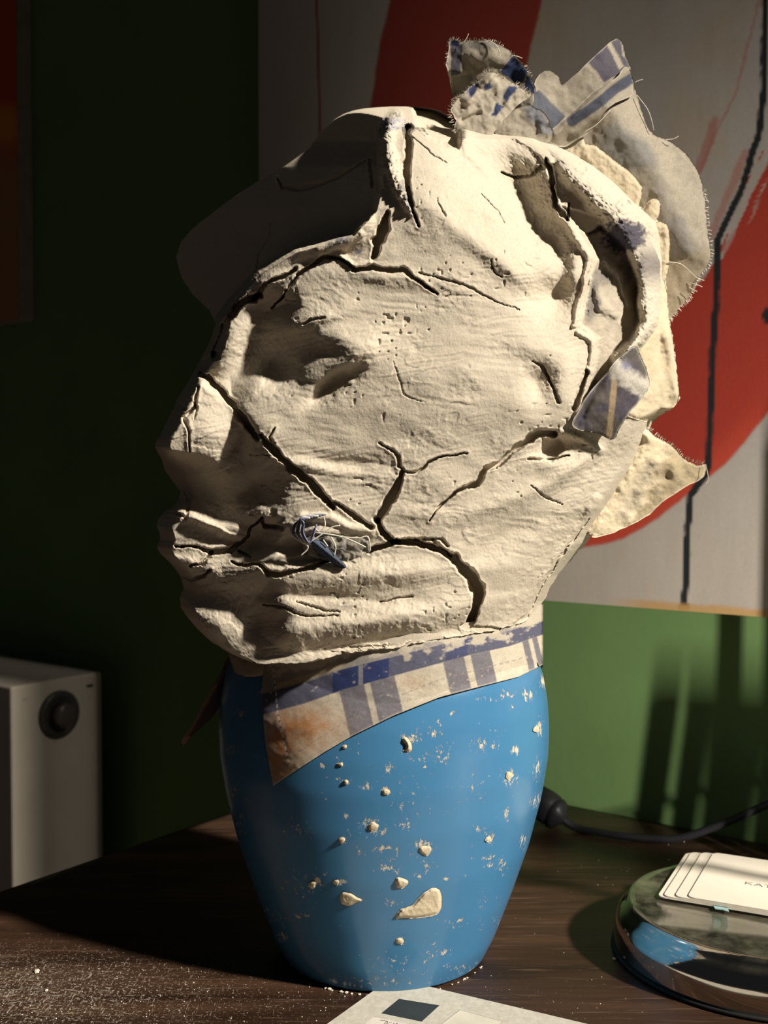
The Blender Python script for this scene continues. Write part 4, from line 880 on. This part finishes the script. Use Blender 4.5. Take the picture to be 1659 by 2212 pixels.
# far collar point hanging in the shade
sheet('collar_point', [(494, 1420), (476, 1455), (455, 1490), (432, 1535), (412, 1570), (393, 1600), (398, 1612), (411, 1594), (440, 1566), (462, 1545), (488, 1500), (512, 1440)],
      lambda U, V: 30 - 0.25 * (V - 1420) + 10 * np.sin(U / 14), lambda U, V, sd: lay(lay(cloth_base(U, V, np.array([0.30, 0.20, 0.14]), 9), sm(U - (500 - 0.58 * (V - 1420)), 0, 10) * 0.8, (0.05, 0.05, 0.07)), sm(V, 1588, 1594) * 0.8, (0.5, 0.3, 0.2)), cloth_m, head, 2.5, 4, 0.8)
sheet('neck_clay', [(500, 1405), (560, 1415), (600, 1420), (575, 1450), (560, 1462), (530, 1462), (505, 1450)], lambda U, V: vdepth(U, V) + 8 + 3 * fbm(U / 12, V / 12, 217), claycol, clay_m, head, 3, 14, 1.5, 5)

# clay lumps on the vase
vd = vdepth
def lump(poly, h): return sheet('clay_lump', poly, lambda U, V: vd(U, V) + h + 1.6 * fbm(U / 9, V / 9, 220), claycol, clay_m, vase, 1.8, h + 5, 1.2, h * 0.9)
lump([(855, 1985), (862, 1966), (890, 1955), (912, 1932), (935, 1917), (951, 1924), (955, 1950), (948, 1972), (925, 1980), (900, 1984), (872, 1984)], 8)
lump([(738, 1930), (752, 1928), (772, 1938), (784, 1943), (772, 1950), (752, 1958), (736, 1950)], 6); lump([(868, 1596), (878, 1592), (888, 1602), (890, 1618), (880, 1625), (870, 1622), (876, 1610)], 9)
lump([(856, 1897), (870, 1896), (882, 1904), (876, 1916), (862, 1920), (855, 1910)], 8)
for x, y, s in ((745, 1613, 6), (735, 1651, 7), (748, 1690, 6), (833, 1712, 10), (739, 1815, 8), (676, 1912, 9), (726, 1905, 8), (806, 1785, 12), (1160, 1575, 8), (1100, 1676, 9), (863, 2034, 8), (920, 1835, 12), (1055, 1812, 7)):
    k = 7; lump([(x + s * math.cos(6.283 * i / k) * random.uniform(.7, 1.2), y + s * math.sin(6.283 * i / k) * random.uniform(.7, 1.2)) for i in range(k)], 5)

# ================================================================= ROUND CHROME STAND
chrome, nt, b = node_mat('dusty_chrome', 0.08, 0.5, 1.0)
geo = nn(nt, 'ShaderNodeNewGeometry'); sx_ = nn(nt, 'ShaderNodeSeparateXYZ'); nt.links.new(geo.outputs['Normal'], sx_.inputs[0])
upm = ramp(nt, sx_.outputs['Z'], [(0.55, (0, 0, 0)), (0.98, (1, 1, 1))])
nz = noise_node(nt, 60, 8, objvec(nt), 0.7)
dm = mix(nt, 1.0, ramp(nt, nz.outputs['Fac'], [(0.40, (0.06,) * 3), (0.70, (0.5,) * 3)]), upm, 'MULTIPLY')
dif = nn(nt, 'ShaderNodeBsdfDiffuse'); dif.inputs['Color'].default_value = (0.20, 0.19, 0.14, 1)
ms = nn(nt, 'ShaderNodeMixShader'); outn = nt.nodes['Material Output']
b.inputs['Base Color'].default_value = (0.62, 0.60, 0.56, 1)
nt.links.new(dm, ms.inputs[0]); nt.links.new(b.outputs[0], ms.inputs[1]); nt.links.new(dif.outputs[0], ms.inputs[2]); nt.links.new(ms.outputs[0], outn.inputs['Surface'])
cc_ = on_z(1642, 2062, TABLE_Z); DZ = 0.027
stand = empty('round_chrome_stand', cc_, 'low round chrome stand with a dusty greenish top, at the right of the vase', 'stand')
lathe('drum', [(0.001, DZ - 0.0012), (0.0655, DZ - 0.0012), (0.0675, DZ), (0.0695, DZ - 0.0004), (0.0705, DZ - 0.0025), (0.0725, DZ - 0.0045), (0.0755, DZ - 0.008), (0.0768, DZ - 0.012), (0.0772, DZ - 0.014), (0.0775, 0.004), (0.0772, 0.0022), (0.076, 0.0020)], cc_, chrome, stand, 160)
rub = flat_mat('black_rubber', (0.012, 0.012, 0.012), 0.7)
lathe('rubber_foot', [(0.001, 0.0002), (0.0775, 0.0002), (0.0788, 0.0008), (0.0785, 0.0022), (0.076, 0.0022), (0.001, 0.0022)], cc_, rub, stand, 120)
# ================================================================= WHITE CARDS
card_m = flat_mat('white_card', (0.78, 0.72, 0.62), 0.6, nscale=120, var=0.02, nstr=0.05)
ink = flat_mat('grey_ink', (0.16, 0.14, 0.13), 0.8)
zc0 = TABLE_Z + DZ + 0.0003
def rrect(name, org, ex, ey, Wd, Hd, r, th_, mat, parent=None, seg=6):
    out = []
    for cx_, cy_, a0 in ((Wd - r, r, -90), (Wd - r, Hd - r, 0), (r, Hd - r, 90), (r, r, 180)):
        for k in range(seg + 1):
            a = math.radians(a0 + 90 * k / seg); out.append((cx_ + r * math.cos(a), cy_ + r * math.sin(a)))
    n = len(out); up = Vector((0, 0, th_))
    vs = [Vector(org) + ex * x + ey * y for x, y in out] + [Vector(org) + ex * x + ey * y + up for x, y in out]
    fs = [tuple(range(n))[::-1], tuple(range(n, 2 * n))] + [(i, (i + 1) % n, (i + 1) % n + n, i + n) for i in range(n)]
    return link(name, py_mesh(name, vs, fs), mat, parent, False)
A0 = on_z(1420, 1938, zc0); A1 = on_z(1483, 1843, zc0); ey = (A1 - A0); HD = ey.length; ey.normalize(); ex = Vector((ey.y, -ey.x, 0))
names = ['bottommost card of the white stack on the chrome stand, with the widest visible edge', 'second card from the bottom of the white stack on the chrome stand', 'third card up in the white stack, just under the lettered card', 'topmost white card with grey capital letters, on the chrome stand']
offs = [0.0, 0.0030, 0.0092, 0.0160]
last = None
for i in range(4):
    o_ = A0 + ex * offs[i] + ey * (0.0002 * i) + Vector((0, 0, 0.00075 * i))
    o = rrect('card', o_, ex, ey, 0.085, HD, 0.004, 0.0006, card_m); tag(o, names[i], 'card', 'white cards stacked on the chrome stand'); last = o
tc_ = bpy.data.curves.new('lettering', 'FONT'); tc_.body = 'KATR'; tc_.size = 0.0063; tc_.extrude = 0.00002
to = bpy.data.objects.new('lettering', tc_); COL.objects.link(to)
dg = bpy.context.evaluated_depsgraph_get(); tm = bpy.data.meshes.new_from_object(to.evaluated_get(dg)); bpy.data.objects.remove(to)
lo_ = on_z(1606, 1909, zc0 + 0.003)
vs = [lo_ + ex * (v.co.x * 1.25) + ey * v.co.y + Vector((0, 0, v.co.z)) for v in tm.vertices]
zt_ = zc0 + 0.00075 * 3 + 0.0006
for v in vs: v.z = zt_ + 0.00004 + (v.z - lo_.z)
tm2 = py_mesh('lettering', vs, [tuple(p.vertices) for p in tm.polygons]); tm2.materials.append(ink)
lt = bpy.data.objects.new('lettering', tm2); COL.objects.link(lt); lt.parent = last
teal = flat_mat('teal_paper', (0.30, 0.48, 0.46), 0.7)
tp = [on_z(1538, 1954, zc0 + .0002), on_z(1572, 1962, zc0 + .0002), on_z(1575, 1971, zc0 + .0002), on_z(1560, 1966, zc0 + .0002), on_z(1545, 1964, zc0 + .0002)]
vs = tp + [p + Vector((0, 0, 0.0004)) for p in tp]
o = link('paper_scrap', py_mesh('paper_scrap', vs, [(4, 3, 2, 1, 0), (5, 6, 7, 8, 9)] + [(i, (i + 1) % 5, (i + 1) % 5 + 5, i + 5) for i in range(5)]), teal, None, False)
tag(o, 'tiny torn teal paper scrap poking out below the white cards', 'paper')

# ================================================================= FRONT BOARD
bz = TABLE_Z + 0.0001; TB = 0.0016
grey_card, nt, b = node_mat('grey_board', 0.9, 0.1)
n1 = noise_node(nt, 300, 6, objvec(nt), 0.7); n3 = noise_node(nt, 40, 4, objvec(nt))
cb1 = ramp(nt, n1.outputs['Fac'], [(0.3, (0.42, 0.40, 0.345)), (0.7, (0.58, 0.55, 0.48))])
nt.links.new(cb1, b.inputs['Base Color']); bump(nt, b, n1.outputs['Fac'], 0.4, 0.0005)
C0 = on_z(846, 2112, bz + TB); Lp_ = on_z(706, 2212, bz + TB); Rp_ = on_z(1270, 2212, bz + TB)
e1 = (Lp_ - C0).normalized(); e2 = (Rp_ - C0).normalized()
print('board angle', math.degrees(e1.angle(e2)), C0, e1, e2)
board = empty('cardboard_sheet', (C0.x, C0.y, bz), 'pale grey cardboard sheet with a black rectangle, lying in front of the vase', 'card')
def quad_plate(name, ps, z0, th_, mat, parent, round_first=0):
    P = [Vector((p[0], p[1], z0)) for p in ps]; out = []
    for i, p in enumerate(P):
        if i == 0 and round_first:
            a = (P[-1] - p).normalized(); c = (P[1] - p).normalized()
            for k in range(9):
                t = k / 8; out.append(p + a * round_first * (1 - t) ** 2 + c * round_first * t * t)
        else: out.append(p)
    n = len(out); up = Vector((0, 0, th_)); vs = out + [p + up for p in out]
    fs = [tuple(range(n)), tuple(range(n, 2 * n))[::-1]] + [((i + 1) % n, i, i + n, (i + 1) % n + n) for i in range(n)]
    me = py_mesh(name, vs, fs)
    import bmesh
    bm = bmesh.new(); bm.from_mesh(me); bmesh.ops.recalc_face_normals(bm, faces=bm.faces); bm.to_mesh(me); bm.free()
    return link(name, me, mat, parent, False)
quad_plate('sheet', [C0, C0 + e2 * 0.20, C0 + e2 * 0.20 + e1 * 0.14, C0 + e1 * 0.14], bz, TB, grey_card, board, 0.009)
zt2 = bz + TB
blk = flat_mat('black_print', (0.032, 0.038, 0.04), 0.55)
quad_plate('printed_rectangle', [on_z(862, 2158, zt2), on_z(949, 2172, zt2), on_z(911, 2207, zt2), on_z(824, 2189, zt2)], zt2 + 0.00002, 0.00008, blk, board)['label'] = 'black rectangle'
stk = quad_plate('sticker', [on_z(806, 2197, zt2), on_z(880, 2212, zt2), on_z(840, 2250, zt2), on_z(765, 2232, zt2)], zt2 + 0.00003, 0.0001, flat_mat('white_sticker', (0.68, 0.63, 0.58), 0.6), board, 0.002)
out_ = quad_plate('printed_frame', [on_z(993, 2181, zt2), on_z(1086, 2207, zt2), on_z(1040, 2250, zt2), on_z(940, 2222, zt2)], zt2 + 0.00002, 0.00005, flat_mat('grey_line', (0.30, 0.28, 0.25), 0.8), board)
quad_plate('printed_panel', [on_z(994, 2182.3, zt2), on_z(1084, 2207.5, zt2), on_z(1039, 2249, zt2), on_z(942, 2222, zt2)], zt2 + 0.00008, 0.00005, flat_mat('pale_print', (0.60, 0.57, 0.48), 0.85), board)
for st in ([(822, 2204), (832, 2205), (838, 2208), (832, 2213)], [(836, 2206), (830, 2212), (825, 2218)], [(846, 2208), (840, 2210), (836, 2214), (842, 2220)], [(852, 2209), (850, 2213), (854, 2213), (858, 2210), (857, 2215)], [(862, 2212), (861, 2216), (866, 2213), (866, 2217)]):
    o = tube('handwriting', curve3([on_z(x, y, zt2 + 0.00018) for x, y in st], 4), 0.00016, ink, board, 4)
    o.parent = stk; o.location = (0, 0, 0)

# ================================================================= CORD
rubc = flat_mat('black_cord', (0.016, 0.016, 0.018), 0.45)
def above(px, py, Y): return pt(px, py, Y)
cord = empty('power_cord', pt(1205, 1750, 0.80), 'black power cord with a chunky connector, lying behind the vase by the green wall', 'cord')
cp = [pt(1212, 1768, 0.800), pt(1245, 1788, 0.796), pt(1290, 1812, 0.786), pt(1340, 1823, 0.778), pt(1400, 1824, 0.772), pt(1470, 1810, 0.765), pt(1560, 1780, 0.755), pt(1659, 1738, 0.745), pt(1760, 1700, 0.74)]
cp = [Vector((p.x, p.y, max(p.z, TABLE_Z + 0.0032))) for p in cp]
tube('cable', curve3(cp, 8), 0.0028, rubc, cord, 12)
P0 = pt(1155, 1722, 0.815); P1_ = pt(1216, 1770, 0.80); ax = (P1_ - P0); ln = ax.length; ax.normalize()
upv = Vector((0, -0.25, 1)); sd2 = ax.cross(upv).normalized(); upv = sd2.cross(ax).normalized()
prof = [(0, .6, .6), (.05, .9, .9), (.35, 1, 1), (.62, 1, 1), (.66, .9, .9), (.7, 1, 1), (.86, .9, .9), (.97, .5, .5), (1.08, .25, .25)]
vs = []; sg = 16
for t, a, c in prof:
    for k in range(sg):
        th_ = 2 * math.pi * k / sg; cx_, sy_ = math.cos(th_), math.sin(th_)
        r_ = 1 / (abs(cx_) ** 4 + abs(sy_) ** 4) ** .25
        vs.append(P0 + ax * ln * t + sd2 * cx_ * r_ * 0.0085 * a + upv * sy_ * r_ * 0.0115 * c)
fs = [(i * sg + k, i * sg + (k + 1) % sg, (i + 1) * sg + (k + 1) % sg, (i + 1) * sg + k) for i in range(len(prof) - 1) for k in range(sg)] + [tuple(range(sg))[::-1], tuple((len(prof) - 1) * sg + k for k in range(sg))]
link('connector', py_mesh('connector', vs, fs), rubc, cord)

# ================================================================= CRUMBS
crumb_m = flat_mat('clay_crumb', (0.66, 0.60, 0.50), 0.9, nscale=900)
def crumb_mesh(c, r, seed, vs, fs):
    rs = random.Random(seed); k = len(vs)
    ring = [(0, 0, 1)] + [(math.cos(a) * .9, math.sin(a) * .9, .35) for a in [i * 1.2566 for i in range(5)]] + [(math.cos(a) * .8, math.sin(a) * .8, -.6) for a in [i * 1.2566 + .6 for i in range(5)]]
    for x, y, z in ring:
        j = rs.uniform(.65, 1.25); vs.append((c[0] + x * r * j, c[1] + y * r * j, c[2] + r * .6 + z * r * .6 * j))
    fs += [(k, k + 1 + i, k + 1 + (i + 1) % 5) for i in range(5)] + [(k + 1 + i, k + 6 + i, k + 1 + (i + 1) % 5) for i in range(5)] + [(k + 1 + (i + 1) % 5, k + 6 + i, k + 6 + (i + 1) % 5) for i in range(5)] + [tuple(k + 6 + i for i in range(5))[::-1]]
for x, y, r, lab in ((80, 2101, 0.0016, 'white crumb on the dusty left front of the table'), (1327, 2074, 0.0012, 'small white crumb on the table left of the chrome stand'), (101, 2142, 0.0011, 'pale crumb just below the white one at the left of the table')):
    vs, fs = [], []; c_ = on_z(x, y, TABLE_Z); crumb_mesh(c_, r, x, vs, fs)
    tag(link('clay_crumb', py_mesh('clay_crumb', vs, fs), crumb_m, None, False), lab, 'crumb')
vs, fs = [], []; rs = random.Random(9)
def scatter(n, x0, x1, y0, y1, r0, r1):
    for _ in range(n):
        x, y = rs.uniform(x0, x1), rs.uniform(y0, y1); c_ = on_z(x, y, TABLE_Z)
        if (c_.x - VX) ** 2 + (c_.y - VY) ** 2 < 0.059 ** 2 or (c_ - cc_).length < 0.08: continue
        rel = c_ - C0; 
        if rel.dot(e1) > -0.002 and rel.dot(e2) > -0.002: continue
        crumb_mesh(c_, rs.uniform(r0, r1), rs.random(), vs, fs)
scatter(150, -20, 450, 2085, 2230, 0.00012, 0.00045); scatter(60, 300, 850, 2120, 2212, 0.00012, 0.0004); scatter(60, 1000, 1500, 1860, 2200, 0.0001, 0.00035); scatter(14, 1180, 1500, 1790, 1860, 0.0002, 0.0005)
for i in range(16):
    a = rs.uniform(3.9, 4.6); c_ = Vector((VX + 0.0575 * math.cos(a), VY + 0.0575 * math.sin(a), TABLE_Z)); crumb_mesh(c_, rs.uniform(.0004, .0011), i, vs, fs)
for i in range(16):
    a = rs.uniform(4.9, 5.9); c_ = Vector((VX + 0.057 * math.cos(a), VY + 0.057 * math.sin(a), TABLE_Z)); crumb_mesh(c_, rs.uniform(.0004, .0009), i + 40, vs, fs)
tag(link('clay_crumbs', py_mesh('clay_crumbs', vs, fs), crumb_m, None, False), 'fine pale clay crumbs and grit scattered over the dark table', 'crumbs', kind='stuff')
